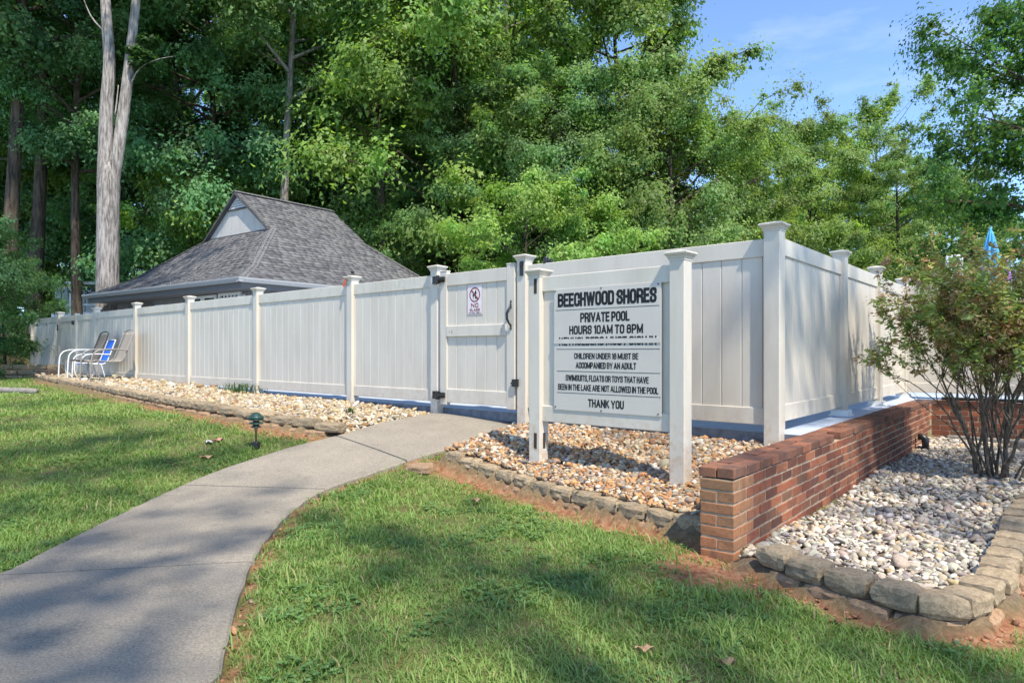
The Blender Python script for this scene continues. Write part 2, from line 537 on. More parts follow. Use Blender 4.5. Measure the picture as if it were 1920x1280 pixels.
def pl_dist(x, y, pl):
    d = np.full(np.shape(x), 1e9)
    for a, b in zip(pl[:-1], pl[1:]):
        ax, ay, bx, by = a[0], a[1], b[0], b[1]
        L2 = (bx - ax) ** 2 + (by - ay) ** 2 + 1e-12
        t = np.clip(((x - ax) * (bx - ax) + (y - ay) * (by - ay)) / L2, 0, 1)
        d = np.minimum(d, np.hypot(x - ax - t * (bx - ax), y - ay - t * (by - ay)))
    return d

def resample(pl, step):
    pl = [Vector((p[0], p[1], 0)) for p in pl]
    seg = [(b - a).length for a, b in zip(pl[:-1], pl[1:])]
    tot = sum(seg); n = max(2, int(round(tot / step)) + 1)
    out = []
    for i in range(n):
        s = tot * i / (n - 1); k = 0
        while k < len(seg) - 1 and s > seg[k]: s -= seg[k]; k += 1
        out.append(pl[k].lerp(pl[k + 1], min(1, s / seg[k])))
    return out

def smooth_pl(pl, it=2):
    pl = [Vector((p[0], p[1], 0)) for p in pl]
    for _ in range(it):
        q = [pl[0]]
        for a, b in zip(pl[:-1], pl[1:]):
            q += [a.lerp(b, .25), a.lerp(b, .75)]
        q.append(pl[-1]); pl = q
    return pl

# path edges (left, right), gate end first
PL_L = smooth_pl([G(*p) for p in [(818, 777), (760, 787), (700, 800), (634, 821), (560, 838), (500, 856), (420, 882), (338, 914), (250, 956), (150, 1007), (60, 1053), (0, 1088)]] + [Vector((-3.15, 3.1, 0)), Vector((-3.9, 2.2, 0)), Vector((-4.8, 1.2, 0))])
PL_R = smooth_pl([G(*p) for p in [(984, 793), (930, 812), (860, 840), (780, 862), (690, 893), (600, 923), (545, 962), (502, 1010), (472, 1060), (450, 1120), (435, 1170), (421, 1230), (414, 1280)]] + [Vector((-1.12, 2.3, 0)), Vector((-1.35, 1.7, 0)), Vector((-1.9, 0.9, 0)), Vector((-2.7, 0.2, 0))])
PATH = [(p.x, p.y) for p in PL_L] + [(p.x, p.y) for p in reversed(PL_R)]

ED_M = smooth_pl([G(*p) for p in [(829, 876), (876, 893), (934, 915), (985, 934), (1063, 958), (1114, 971), (1168, 987), (1211, 997), (1258, 1011), (1316, 1024)]], 1)
ED_L = smooth_pl([G(*p) for p in [(633, 824), (560, 813), (480, 800), (400, 785), (310, 768), (240, 752), (160, 734), (112, 725), (72, 716)]], 1)
WLN = WA - NW * 0.2                         # near left-hand corner of the wall
bw = WA + DW * WL                           # inner corner of the two brick walls
ED_R = smooth_pl([(1.30, 3.70)] + [G(*p) for p in [(1450, 1093), (1510, 1116), (1590, 1142), (1680, 1172), (1762, 1196), (1850, 1196), (1908, 1146), (1924, 1075), (1945, 1000)]] + [(4.6, 5.7), (6.2, 6.9), (7.5, 7.6)], 1)
f_latch, f_hinge = fence_pt(984), fence_pt(822)
f_far = fence_pt(62)
BED_M = [(p.x, p.y) for p in ED_M] + [(WLN.x, WLN.y), (WLN + DW * 1.75).xy[:], ((CORNER + NO * -0.05).x, (CORNER + NO * -0.05).y), (f_latch.x, f_latch.y)] + [(p.x + .02, p.y) for p in PL_R if p.y > 6.6]
BED_L = [(p.x, p.y) for p in ED_L] + [(f_far.x, f_far.y), (f_hinge.x, f_hinge.y)] + [(p.x, p.y) for p in PL_L if p.y > 7.05]
BED_R = [(WA.x, WA.y), (bw.x, bw.y), ((bw + E * 3.4).x, (bw + E * 3.4).y)] + [(p.x, p.y) for p in reversed(ED_R)]
DECK_Z = 0.082
dk0 = f_far - NO * 0.04; dk1 = CORNER - NO * 0.04
dk1 = dk1 + E * 0.02
wl_far = WLN + DW * (WL + 0.2)
# where the deck's front edge meets the wall's left face
def isect(p, d, q, e):
    k = d.x * e.y - d.y * e.x
    t = ((q.x - p.x) * e.y - (q.y - p.y) * e.x) / k
    return p + d * t
dk_c = isect(dk0, E, WLN, DW)
DECK = [(dk0.x, dk0.y), (dk_c.x, dk_c.y), (wl_far.x, wl_far.y), ((wl_far + E * 6).x, (wl_far + E * 6).y), (14, 24), (-4, 34), (-20, 28)]

fence_line = [(fence_pt(p).x, fence_pt(p).y) for p in (1452, 984, 822, 62)]
def bed_m_z(x, y):
    de, df = pl_dist(x, y, ED_M), pl_dist(x, y, fence_line[:2])
    ze = lawn(x, y) + 0.135
    dp = pl_dist(x, y, PL_R)
    ze = np.minimum(ze, -0.02)
    t = de / (de + df + 1e-6)
    z = ze * (1 - t) + (-0.015) * t
    zp = lawn(x, y) + 0.02
    k = sstep(0.35, 0.0, dp)
    return z * (1 - k) + np.minimum(z, zp) * k
def bed_l_z(x, y):
    de, df = pl_dist(x, y, ED_L), pl_dist(x, y, fence_line[2:])
    s = (np.asarray(x) - f_hinge.x) * (-E.x) + (np.asarray(y) - f_hinge.y) * (-E.y)
    zf = np.interp(s, [0, 1.7, 4.3, 6.7, 9.5, 16], [-0.01, 0.05, 0.055, 0.11, 0.155, 0.17])
    ze = np.minimum(lawn(x, y) + 0.12, zf)
    t = de / (de + df + 1e-6)
    z = ze * (1 - t) + zf * t
    dp = pl_dist(x, y, PL_L)
    k = sstep(0.45, 0.0, dp)
    return z * (1 - k) + np.minimum(z, lawn(x, y) + 0.015) * k
def bed_r_z(x, y):
    de = pl_dist(x, y, ED_R)
    return np.full(np.shape(x), -0.445) + 0.06 * sstep(0.5, 0.0, de) + 0.02 * np.sin(x * 2.1 + y)

def zones(x, y):
    z = lawn(x, y)
    inP = poly_in(x, y, PATH)
    inM, inL, inR = poly_in(x, y, BED_M), poly_in(x, y, BED_L), poly_in(x, y, BED_R)
    inD = poly_in(x, y, DECK)
    return z, inP, inM, inL, inR, inD

# ------------------------------------------------------------------ ground sheet
def ax(parts):
    out = []
    for a, b, s in parts:
        out += list(np.arange(a, b, s))
    return np.array(out)
xs = ax([(-120, -30, 9), (-30, -14, 0.8), (-14, -6, 0.22), (-6, 5.2, 0.09), (5.2, 9, 0.25), (9, 30, 2), (30, 121, 9)])
ys = ax([(-60, -4, 4), (-4, 1, 0.5), (1, 2.4, 0.2), (2.4, 9.6, 0.09), (9.6, 20, 0.22), (20, 46, 1.2), (46, 200, 11)])
gx, gy = np.meshgrid(xs, ys)
z, inP, inM, inL, inR, inD = zones(gx, gy)
z = np.where(inM & ~inP, bed_m_z(gx, gy) - 0.015, z)
z = np.where(inL & ~inP, bed_l_z(gx, gy) - 0.015, z)
z = np.where(inR, bed_r_z(gx, gy) - 0.012, z)
z = np.where(inD & ~(inM | inL), np.minimum(z, -0.12), z)
z = np.where(inP, z - 0.02, z)
rng = np.random.default_rng(3)
def vnoise(x, y, s, seed):
    """cheap smooth value noise"""
    r = np.random.default_rng(seed).random((64, 64))
    u, v = x / s, y / s
    i, j = np.floor(u).astype(int), np.floor(v).astype(int)
    fu, fv = u - i, v - j
    fu = fu * fu * (3 - 2 * fu); fv = fv * fv * (3 - 2 * fv)
    g = lambda a, b: r[a % 64, b % 64]
    return (g(i, j) * (1 - fu) + g(i + 1, j) * fu) * (1 - fv) + (g(i, j + 1) * (1 - fu) + g(i + 1, j + 1) * fu) * fv
onlawn = ~(inP | inM | inL | inR | inD)
z = z + np.where(onlawn, (vnoise(gx, gy, 0.5, 1) - 0.5) * 0.03, 0)
def clay_amount(x, y):
    n = vnoise(x, y, 0.22, 5) * 0.6 + vnoise(x, y, 0.09, 6) * 0.4
    a = sstep(0.22, 0.04, pl_dist(x, y, ED_M) - 0.10 * n)
    b = sstep(0.13, 0.02, pl_dist(x, y, ED_R[:18]) - 0.12 * n)
    c = sstep(0.18, 0.04, pl_dist(x, y, ED_L) - 0.12 * n) * 0.9
    d = sstep(0.11, 0.02, pl_dist(x, y, PL_R) - 0.05 * n) * 0.9
    w = sstep(0.42, 0.16, np.hypot(x - 1.25, y - 3.70) - 0.25 * n)
    p = sstep(0.76, 0.88, n) * 0.5
    return np.clip(np.maximum.reduce([a, b, c, d, w, p]), 0, 1)
clay = clay_amount(gx, gy) * onlawn
bedf = (inM | inL | inR).astype(float)
litter = sstep(14.5, 19, gy) * (~(inM | inL | inR | inD | inP))
litter = np.maximum(litter, sstep(9, 14, gx) * 0.6)
nx, ny = len(xs), len(ys)
idx = np.arange(nx * ny).reshape(ny, nx)
fc = np.stack([idx[:-1, :-1], idx[:-1, 1:], idx[1:, 1:], idx[1:, :-1]], -1).reshape(-1, 4)
gme = np_mesh("ground", np.stack([gx, gy, z], -1).reshape(-1, 3), fc, smooth=True, mat='ground')
za = gme.color_attributes.new("zone", 'FLOAT_COLOR', 'POINT')
za.data.foreach_set("color", np.stack([clay, bedf, litter, np.ones_like(clay)], -1).astype(np.float32).ravel())
tag(link("ground", gme), "lawn and bare red soil sloping up to the fence", "ground", kind="structure")

# ------------------------------------------------------------------ concrete path: slabs between joints
path = empty("path", (0, 0, 0), 0, "curving concrete path leading up to the gate", "path", kind="structure")
NS = 120
Lr, Rr = resample(PL_L, 0.01), resample(PL_R, 0.01)
def near_i(pl, p):
    return min(range(len(pl)), key=lambda i: (pl[i].xy - Vector(p[:2])).length)
joints = [(G(632, 822), G(762, 868)), (G(338, 914), G(602, 921)), (G(0, 1096), G(471, 1061))]
cuts = [(0, 0)] + [(near_i(Lr, a), near_i(Rr, b)) for a, b in joints] + [(len(Lr) - 1, len(Rr) - 1)]
random.seed(5)
for k in range(len(cuts) - 1):
    (l0, r0), (l1, r1) = cuts[k], cuts[k + 1]
    n = 26
    rows = []
    g = 0.011
    for i in range(n + 1):
        t = i / n
        li, ri = l0 + (l1 - l0) * t, r0 + (r1 - r0) * t
        a, b = Lr[int(li)], Rr[int(ri)]
        along = (Lr[min(int(li) + 3, len(Lr) - 1)] - Lr[max(int(li) - 3, 0)]).normalized()
        if i == 0 and k > 0: a = a + along * g; b = b + along * g
        if i == n and k < len(cuts) - 2: a = a - along * g; b = b - along * g
        rows.append((a, b))
    mb = MB()
    W = 12
    top = []
    for a, b in rows:
        wob = (random.random() - .5) * 0.012
        r_ = []
        for j in range(W + 1):
            p = a.lerp(b, j / W)
            if j in (0, W):
                p = p + (b - a).normalized() * wob
            zz = float(lawn(p.x, p.y)) + 0.028
            r_.append(Vector((p.x, p.y, zz)))
        e0, e1 = r_[0], r_[-1]
        inn = (e1 - e0).normalized() * 0.012
        ring = [e0 - Vector((0, 0, .11)), e0 - Vector((0, 0, .012)), e0 + inn] + r_[1:-1] + [e1 - inn, e1 - Vector((0, 0, .012)), e1 - Vector((0, 0, .11))]
        top.append(ring)
    mb.rings(top, True, True)
    mb.build("slab", 'concrete', path, smooth=False)

# ------------------------------------------------------------------ pool deck
mb = MB()
n = len(DECK)
mb.add([(x, y, DECK_Z) for x, y in DECK] + [(x, y, -0.02) for x, y in DECK], [tuple(range(n - 1, -1, -1))] + [(i, (i + 1) % n, n + (i + 1) % n, n + i) for i in range(n)])
deck = mb.build("pool_deck", 'deck')
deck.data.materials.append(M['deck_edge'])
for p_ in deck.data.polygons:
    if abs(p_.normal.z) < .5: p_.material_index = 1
tag(deck, "pale blue painted concrete pool deck behind the white fence", "pool deck", kind="structure")
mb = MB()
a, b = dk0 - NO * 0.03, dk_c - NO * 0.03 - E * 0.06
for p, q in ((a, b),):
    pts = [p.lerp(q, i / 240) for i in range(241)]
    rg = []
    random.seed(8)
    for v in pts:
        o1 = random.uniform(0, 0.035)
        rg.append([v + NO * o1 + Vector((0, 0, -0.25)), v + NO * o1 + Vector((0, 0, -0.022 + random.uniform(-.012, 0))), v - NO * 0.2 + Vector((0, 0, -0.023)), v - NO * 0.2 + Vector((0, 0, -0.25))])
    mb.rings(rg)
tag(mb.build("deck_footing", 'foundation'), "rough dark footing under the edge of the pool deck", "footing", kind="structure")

# ------------------------------------------------------------------ fences
TOPZ, BOTZ = 1.67, 0.15
PW = 0.12
def cap_mesh():
    h = PW / 2
    prof = [(h + .004, 0.0), (h + .004, .012), (h + .010, .016), (h + .013, .028), (h + .024, .040), (h + .026, .046), (h + .030, .048), (h + .030, .058), (h + .024, .062), (0.012, .080)]
    mb = MB()
    mb.rings([[(-r, -r, z), (r, -r, z), (r, r, z), (-r, r, z)] for r, z in prof])
    me = mb.mesh("cap"); me.materials.append(M['vinyl'])
    return me
CAP = cap_mesh()
BOARD = {}
def board_mesh(w, h):
    key = (round(w, 3), round(h, 3))
    if key not in BOARD:
        t, c = 0.011, 0.006
        w2 = w / 2 - 0.0008
        out = [(-w2, -t + .003), (-w2 + .002, -t), (w2 - .010, -t), (w2, -t + .011), (w2, t - c), (w2 - c, t), (-w2 + c, t), (-w2, t - c)]
        mb = MB()
        mb.rings([[(x, y, 0) for x, y in out], [(x, y, h) for x, y in out]])
        me = mb.mesh("board"); me.materials.append(M['vinyl'])
        BOARD[key] = me
    return BOARD[key]

def post(parent, x, z0, ztop, capped=True, w=PW, y=0.0):
    me = bbox_mesh("post", w, w, ztop - z0, 0.006, 'vinyl', 2)
    o = link("post", me, None, parent, (x, y, z0))
    if capped:
        c = link("cap", CAP, None, o, (0, 0, ztop - z0 - 0.01))
        if abs(w - PW) > 1e-4: c.scale = (w / PW, w / PW, 1)
    return o

def panel(parent, x0, x1, z0=BOTZ, z1=TOPZ, nb=None, th=0.145, bh=0.14, top_mat='vinyl', y=0.0):
    L = x1 - x0
    link("top_rail", bbox_mesh("rail", L, 0.05, th, 0.005, top_mat, 1), None, parent, ((x0 + x1) / 2, y, z1 - th))
    link("bottom_rail", bbox_mesh("rail", L, 0.05, bh, 0.005, 'vinyl', 1), None, parent, ((x0 + x1) / 2, y, z0))
    if nb is None: nb = max(2, round((L - 0.05) / 0.178))
    # side channels, then the boards
    for x in (x0 + 0.012, x1 - 0.012):
        link("channel", bbox_mesh("channel", 0.024, 0.040, z1 - th - z0 - bh, 0.003, 'vinyl', 1), None, parent, (x, y, z0 + bh))
    w = (L - 0.05) / nb
    h = z1 - th - z0 - bh
    for i in range(nb):
        link("board", board_mesh(w, h), None, parent, (x0 + 0.025 + w * (i + 0.5), y, z0 + bh))

ang_front = math.atan2(E.y, E.x)
def z_bed_l_at(s):          # s metres left of the hinge post
    p = f_hinge - E * s
    return float(bed_l_z(np.array(p.x), np.array(p.y)))

# front fence left of the gate
s0 = fs(62)
fl = empty("vinyl_fence", (f_far.x, f_far.y, 0), ang_front, "long white vinyl privacy fence running left from the gate past the chairs", "fence", "white vinyl fences round the pool")
xo = lambda px: s0 - fs(px)
pp = [62, 113, 181, 257, 356, 484, 661, 820]
for px in pp:
    post(fl, xo(px), -0.2, 1.725)
ph = PW / 2 - 0.004
for a, b in zip(pp[:-1], pp[1:]):
    if a == 113: continue
    panel(fl, xo(a) + ph, xo(b) - ph, top_mat='vinyl_algae' if a in (484, 661, 257) else 'vinyl')
link("bracket", bbox_mesh("bracket", 0.05, 0.02, 0.16, 0.004, 'black'), None, fl, (xo(113) + 0.01, -PW / 2 - 0.008, 1.30))

# small far gate in the same fence
p113 = fence_pt(113)
fg = empty("vinyl_gate", (p113.x, p113.y, 0), ang_front, "narrow far white vinyl gate left of the patio chairs", "gate", "white vinyl gates")
g0 = PW / 2 + 0.02; g1 = fs(113) - fs(181) - PW / 2 - 0.02
gm = fs(113) - fs(145)
post(fg, gm, 0.12, 1.70, False, 0.1)
panel(fg, g0, gm - 0.05, 0.17, 1.66)
panel(fg, gm + 0.05, g1, 0.17, 1.66)
link("hinge", bbox_mesh("hinge", 0.12, 0.03, 0.10, 0.006, 'black'), None, fg, (gm - 0.12, -0.065, 1.42))

# fence between gate and corner, and its corner post
fr = empty("vinyl_fence", (CORNER.x, CORNER.y, 0), ang_front, "white vinyl fence between the gate and the tall corner post, behind the rules sign", "fence", "white vinyl fences round the pool")
post(fr, 0, -0.35, 1.735, True, 0.13)
xl = -fs(984)
post(fr, xl, -0.25, 1.725)
panel(fr, xl + ph, -0.062)
# latch fitting on the gate post and top-pull gadget behind
lt = MB(); lt.box(-0.022, 0.022, -0.014, 0, 0, 0.155); lt.box(-0.014, 0.014, -0.026, -0.012, 0.10, 0.135)
lt.build("latch_body", 'black', fr, loc=(xl + 0.012, -PW / 2 - 0.001, 1.555))
lt = MB(); lt.lathe([(0.026, 0), (0.03, 0.01), (0.03, 0.06), (0.02, 0.075)], 14, (-0.03, 0, 0)); lt.lathe([(0.018, 0), (0.022, 0.012), (0.02, 0.035), (0.012, 0.045)], 14, (0.035, 0, 0)); lt.box(-0.04, 0.05, -0.012, 0.012, 0, 0.02)
lt.build("latch_pull", 'black', fr, loc=(xl + 0.32, 0.0, TOPZ - 0.004))

# side fence on the deck ledge
ang_side = math.atan2(DW.y, DW.x)
fsd = empty("vinyl_fence", (CORNER.x, CORNER.y, 0), ang_side, "white vinyl side fence standing on the blue ledge behind the brick wall", "fence", "white vinyl fences round the pool")
SD = [0, 2.08, 3.80, 5.55]
SDdir = DW
for i, s in enumerate(SD):
    if i == 0: continue
    post(fsd, s, DECK_Z - 0.01, 1.745)
    bk = MB(); bk.box(-0.10, 0.10, -0.105, 0.10, 0, 0.012); bk.box(-0.085, -0.065, -0.09, 0.08, 0.012, 0.06); bk.box(0.065, 0.085, -0.09, 0.08, 0.012, 0.06)
    bk.build("base_bracket", 'white', fsd, loc=(s, 0, DECK_Z))
for a, b in zip(SD[:-1], SD[1:]):
    panel(fsd, a + ph, b - ph, 0.17, 1.69)

# back fence above the far brick wall
fbk0 = CORNER + DW * 5.55
fb = empty("vinyl_fence", (fbk0.x, fbk0.y, 0), ang_front, "sunlit white vinyl fence above the far brick wall behind the bush", "fence", "white vinyl fences round the pool")
for x in (2.2, 4.4):
    post(fb, x, DECK_Z - 0.01, 1.745)
panel(fb, 0.06, 2.2 - ph, 0.17, 1.69)
panel(fb, 2.2 + ph, 4.4 - ph, 0.17, 1.69)

# ------------------------------------------------------------------ gate
gp = fence_pt(822)
gate = empty("vinyl_gate", (gp.x, gp.y, 0), ang_front, "closed white vinyl gate with black hinges at the head of the path", "gate", "white vinyl gates")
gx_ = lambda px: fs(822) - fs(px)
YO = -0.035                                       # the leaf sits a little forward
x0, x1 = gx_(832.5), gx_(972)
sw = 0.115
for cx, nm in ((x0 + sw / 2, 'l'), (x1 - sw / 2, 'r')):
    o = link("stile", bbox_mesh("stile", sw, 0.06, 1.565, 0.005, 'vinyl', 2), None, gate, (cx, YO, 0.125))
    link("stile_cap", bbox_mesh("stile_cap", sw + 0.006, 0.066, 0.014, 0.003, 'vinyl', 1), None, o, (0, 0, 1.5655))
xi0, xi1 = x0 + sw, x1 - sw
for nm, za, zb in (("top_rail", 1.52, 1.665), ("middle_rail", 0.925, 1.05), ("bottom_rail", 0.155, 0.315)):
    link(nm, bbox_mesh(nm, xi1 - xi0, 0.056 if nm != "middle_rail" else 0.075, zb - za, 0.005, 'vinyl', 1), None, gate, ((xi0 + xi1) / 2, YO, za))
nb = 6
for za, zb in ((0.315, 0.925), (1.05, 1.52)):
    w = (xi1 - xi0) / nb
    for i in range(nb):
        link("board", board_mesh(w, zb - za), None, gate, (xi0 + w * (i + .5), YO, za))
def hinge(z):
    mb = MB()
    mb.box(-0.10, -0.005, -0.02, 0.0, -0.045, 0.045)
    mb.box(0.005, 0.10, -0.018, 0.0, -0.032, 0.032)
    mb.lathe([(0.022, -0.05), (0.026, -0.045), (0.026, 0.045), (0.022, 0.05)], 12, (0, -0.026, 0))
    for dx, dz in ((-0.075, 0.025), (-0.035, -0.02), (0.04, 0.0), (0.08, 0.0)):
        mb.box(dx - .008, dx + .008, -0.028, -0.018, dz - .008, dz + .008)
    mb.tube([(0.02, -0.03, 0), (0.06, -0.036, 0), (0.11, -0.024, 0)], [0.02, 0.022, 0.012], 10)
    mb.build("hinge", 'black', gate, loc=(x0 - 0.008, YO - 0.035, z), smooth=False)
hinge(1.60); hinge(0.235)
# pull handle with finials
hx = x1 - sw / 2 + 0.008
mb = MB()
def lozenge(z0, z1, r):
    zm = (z0 + z1) / 2
    mb.lathe([(0.003, z0), (r, zm), (0.003, z1)], 8, (hx, YO - 0.034, 0))
for zz in (1.235, 1.005):
    lozenge(zz, zz + 0.028, 0.012); lozenge(zz + 0.024, zz + 0.046, 0.009); lozenge(zz - 0.02, zz + 0.004, 0.015)
lozenge(1.275, 1.305, 0.012)
mb.tube([(hx, YO - 0.032, 1.235), (hx - 0.006, YO - 0.058, 1.215), (hx - 0.02, YO - 0.078, 1.16), (hx - 0.014, YO - 0.078, 1.10), (hx, YO - 0.06, 1.05), (hx, YO - 0.032, 1.025)], [0.008, 0.010, 0.015, 0.014, 0.010, 0.008], 10)
mb.build("pull_handle", 'black', gate, smooth=True)
mb = MB(); mb.box(-0.02, 0.055, -0.03, 0.0, -0.035, 0.045); mb.box(-0.045, -0.02, -0.018, -0.006, -0.008, 0.012)
mb.build("gate_stop", 'black', gate, loc=(x1 + 0.005, YO - 0.03, 0.41))
for dx, zz in ((xi0 + 0.06, 0.985), (xi0 + 0.10, 0.995), (xi0 + 0.10, 0.97), (xi1 - 0.07, 1.0), (xi1 - 0.07, 0.975)):
    mb = MB(); mb.lathe([(0.005, 0), (0.005, 0.003)], 8); mb.build("screw_hole", 'cut', gate, loc=(dx, YO - 0.0385, zz), rot=(R(90), 0, 0))

# ------------------------------------------------------------------ lettering (stroke-drawn condensed capitals)
def arc_pts(pts, closed):
    """pts: (x, y[, r]); corners with r are rounded"""
    out = []
    n = len(pts)
    for i, p in enumerate(pts):
        r = p[2] if len(p) > 2 else 0
        if r and (closed or 0 < i < n - 1):
            a, b, c = Vector(pts[i - 1][:2]), Vector(p[:2]), Vector(pts[(i + 1) % n][:2])
            r = min(r, (a - b).length / 2, (c - b).length / 2)
            p0, p1 = b + (a - b).normalized() * r, b + (c - b).normalized() * r
            for k in range(5):
                t = k / 4
                q = p0.lerp(b, t).lerp(b.lerp(p1, t), t)
                out.append(q)
        else:
            out.append(Vector(p[:2]))
    return out
q = 0.22
GL = {  # strokes on a box 0..w x 0..1 (centre lines), width factor w
 'A': (0.62, [[(0, 0), (.31, 1), (.62, 0)], [(.12, .28), (.50, .28)]]),
 'B': (0.50, [[(0, .53), (.5, .53, q), (.5, 1, q), (0, 1), (0, 0), (.5, 0, q), (.5, .53, q), (0.1, .53)]]),
 'C': (0.50, [[(.5, .68), (.5, 1, q), (0, 1, q), (0, 0, q), (.5, 0, q), (.5, .32)]]),
 'D': (0.50, [[(0, 0), (0, 1), (.5, 1, q), (.5, 0, q), (0, 0)]]),
 'E': (0.42, [[(.42, 1), (0, 1), (0, 0), (.42, 0)], [(0, .52), (.36, .52)]]),
 'F': (0.40, [[(.40, 1), (0, 1), (0, 0)], [(0, .50), (.34, .50)]]),
 'G': (0.50, [[(.5, .68), (.5, 1, q), (0, 1, q), (0, 0, q), (.5, 0, q), (.5, .46), (.27, .46)]]),
 'H': (0.50, [[(0, 0), (0, 1)], [(.5, 0), (.5, 1)], [(0, .52), (.5, .52)]]),
 'I': (0.02, [[(0.01, 0), (0.01, 1)]]),
 'K': (0.52, [[(0, 0), (0, 1)], [(.50, 1), (.02, .42)], [(.20, .58), (.52, 0)]]),
 'L': (0.40, [[(0, 1), (0, 0), (.40, 0)]]),
 'M': (0.72, [[(0, 0), (0, 1), (.36, .12), (.72, 1), (.72, 0)]]),
 'N': (0.54, [[(0, 0), (0, 1), (.54, 0), (.54, 1)]]),
 'O': (0.50, [[(0, .5), (0, 1, q), (.5, 1, q), (.5, 0, q), (0, 0, q), (0, .5)]]),
 'P': (0.50, [[(0, 0), (0, 1), (.5, 1, q), (.5, .44, q), (0, .44)]]),
 'R': (0.50, [[(0, 0), (0, 1), (.5, 1, q), (.5, .47, q), (0, .47)], [(.26, .47), (.5, .36, .1), (.52, 0)]]),
 'S': (0.50, [[(.5, .72), (.5, 1, q), (0, 1, q), (0, .58, q), (.5, .45, q), (.5, 0, q), (0, 0, q), (0, .28)]]),
 'T': (0.50, [[(0, 1), (.5, 1)], [(.25, 1), (.25, 0)]]),
 'U': (0.50, [[(0, 1), (0, 0, q), (.5, 0, q), (.5, 1)]]),
 'V': (0.58, [[(0, 1), (.29, 0), (.58, 1)]]),
 'W': (0.88, [[(0, 1), (.21, 0), (.44, .95), (.67, 0), (.88, 1)]]),
 'Y': (0.56, [[(0, 1), (.28, .42), (.56, 1)], [(.28, .46), (.28, 0)]]),
 '0': (0.50, [[(0, .5), (0, 1, q), (.5, 1, q), (.5, 0, q), (0, 0, q), (0, .5)]]),
 '1': (0.18, [[(0, .86), (.18, 1), (.18, 0)]]),
 '8': (0.50, [[(.25, .54), (.47, .54, q), (.47, 1, q), (.03, 1, q), (.03, .54, q), (.25, .54)], [(.25, .54), (.5, .54, q), (.5, 0, q), (0, 0, q), (0, .54, q), (.25, .54)]]),
 ',': (0.02, [[(.02, .06), (-.02, -.14)]]),
}
def text_mesh(txt, h, width, tf=0.17, gap=0.16):
    """strokes of thickness tf*h; scaled in x so that the line fills `width`"""
    t = tf
    x = 0; strokes = []
    for ch in txt:
        if ch == ' ':
            x += 0.26; continue
        w, ss = GL[ch]
        for s_ in ss:
            pts_ = arc_pts(s_, False)
            run = [pts_[0]]
            for a_, b_, c_ in zip(pts_[:-2], pts_[1:-1], pts_[2:]):
                run.append(b_)
                if (b_ - a_).normalized().dot((c_ - b_).normalized()) < -0.25:      # sharp apex: start a new stroke
                    strokes.append([(Vector((x + t / 2 + p.x, t / 2 + p.y * (1 - t))), ) for p in run]); run = [b_]
            run.append(pts_[-1])
            strokes.append([(Vector((x + t / 2 + p.x, t / 2 + p.y * (1 - t))), ) for p in run])
        x += w + t + gap * 0.62
    tot = x - gap * 0.62
    sx = width / (tot * h)
    v, f = [], []
    for k, s_ in enumerate(strokes):
        P = [a[0] for a in s_]
        # work in final proportions so that stems keep their thickness
        P = [Vector((p.x * h * sx, p.y * h)) for p in P]
        th = t * h / 2
        thx = th * 0.94
        n = len(P); L = []
        for i in range(n):
            d0 = (P[i] - P[i - 1]).normalized() if i > 0 else None
            d1 = (P[i + 1] - P[i]).normalized() if i < n - 1 else None
            if d0 is None: d0 = d1
            if d1 is None: d1 = d0
            n0, n1 = Vector((-d0.y, d0.x)), Vector((-d1.y, d1.x))
            m = n0 + n1
            if m.length < 0.2: m = n0
            m.normalize()
            k_ = min(1 / max(m.dot(n0), 0.35), 1.9)
            L.append(Vector((m.x * thx * k_, m.y * th * k_)))
        # extend open ends by half a stroke only for square terminals at the box edge
        if n >= 2:
            P0, P1 = P[0].copy(), P[-1].copy()
            d0 = (P[0] - P[1]).normalized(); d1 = (P[-1] - P[-2]).normalized()
            P[0] = P0 + Vector((d0.x * thx, d0.y * th)) * (1.0 if abs(d0.y) > .8 or abs(d0.x) > .8 else 0.6)
            P[-1] = P1 + Vector((d1.x * thx, d1.y * th)) * (1.0 if abs(d1.y) > .8 or abs(d1.x) > .8 else 0.6)
        b = len(v)
        zz = 0.00012 * (k % 7)
        for p, l in zip(P, L):
            v += [(p.x - l.x, p.y - l.y, zz), (p.x + l.x, p.y + l.y, zz)]
        for i in range(n - 1):
            f.append((b + 2 * i, b + 2 * i + 2, b + 2 * i + 3, b + 2 * i + 1))
    # clamp overshoot of acute corners to the cap height
    v = [(a, min(max(c, -0.16 * h), 1.0 * h), z_) if txt.find(',') >= 0 else (a, min(max(c, 0.0), h), z_) for a, c, z_ in v]
    me = bpy.data.meshes.new("lettering")
    me.from_pydata(v, [], f)
    me.update()
    return me

def put_text(parent, txt, xa, xb, z_top, z_bot, y, mat, tf=0.17, gap=0.16):
    me = text_mesh(txt, z_top - z_bot, xb - xa, tf, gap)
    return link("lettering", me, mat, parent, (xa, y, z_bot), (R(90), 0, 0))

# no glass sign on the gate
ng0, ng1 = gx_(881.5), gx_(911)
ngz0, ngz1 = 1.165, 1.515
ngo = fence_pt(881.5)
ng = empty("warning_sign", (gp + E * ng0 + NO * 0.0).to_tuple(), ang_front, "small no glass warning sign in dark red on the gate", "sign")
ng.location.z = 0
W_ = ng1 - ng0
yb = YO - 0.0125
mb = MB(); mb.box(0, W_, yb - 0.003, yb, ngz0, ngz1); mb.build("sign_plate", 'noglass', ng)
mb = MB()
bw_, ins = 0.004, 0.006
for a in ((ins, W_ - ins, ngz0 + ins, ngz0 + ins + bw_), (ins, W_ - ins, ngz1 - ins - bw_, ngz1 - ins), (ins, ins + bw_, ngz0 + ins + bw_, ngz1 - ins - bw_), (W_ - ins - bw_, W_ - ins, ngz0 + ins + bw_, ngz1 - ins - bw_)):
    mb.box(a[0], a[1], yb - 0.0042, yb - 0.003, a[2], a[3])
mb.build("border", 'red', ng)
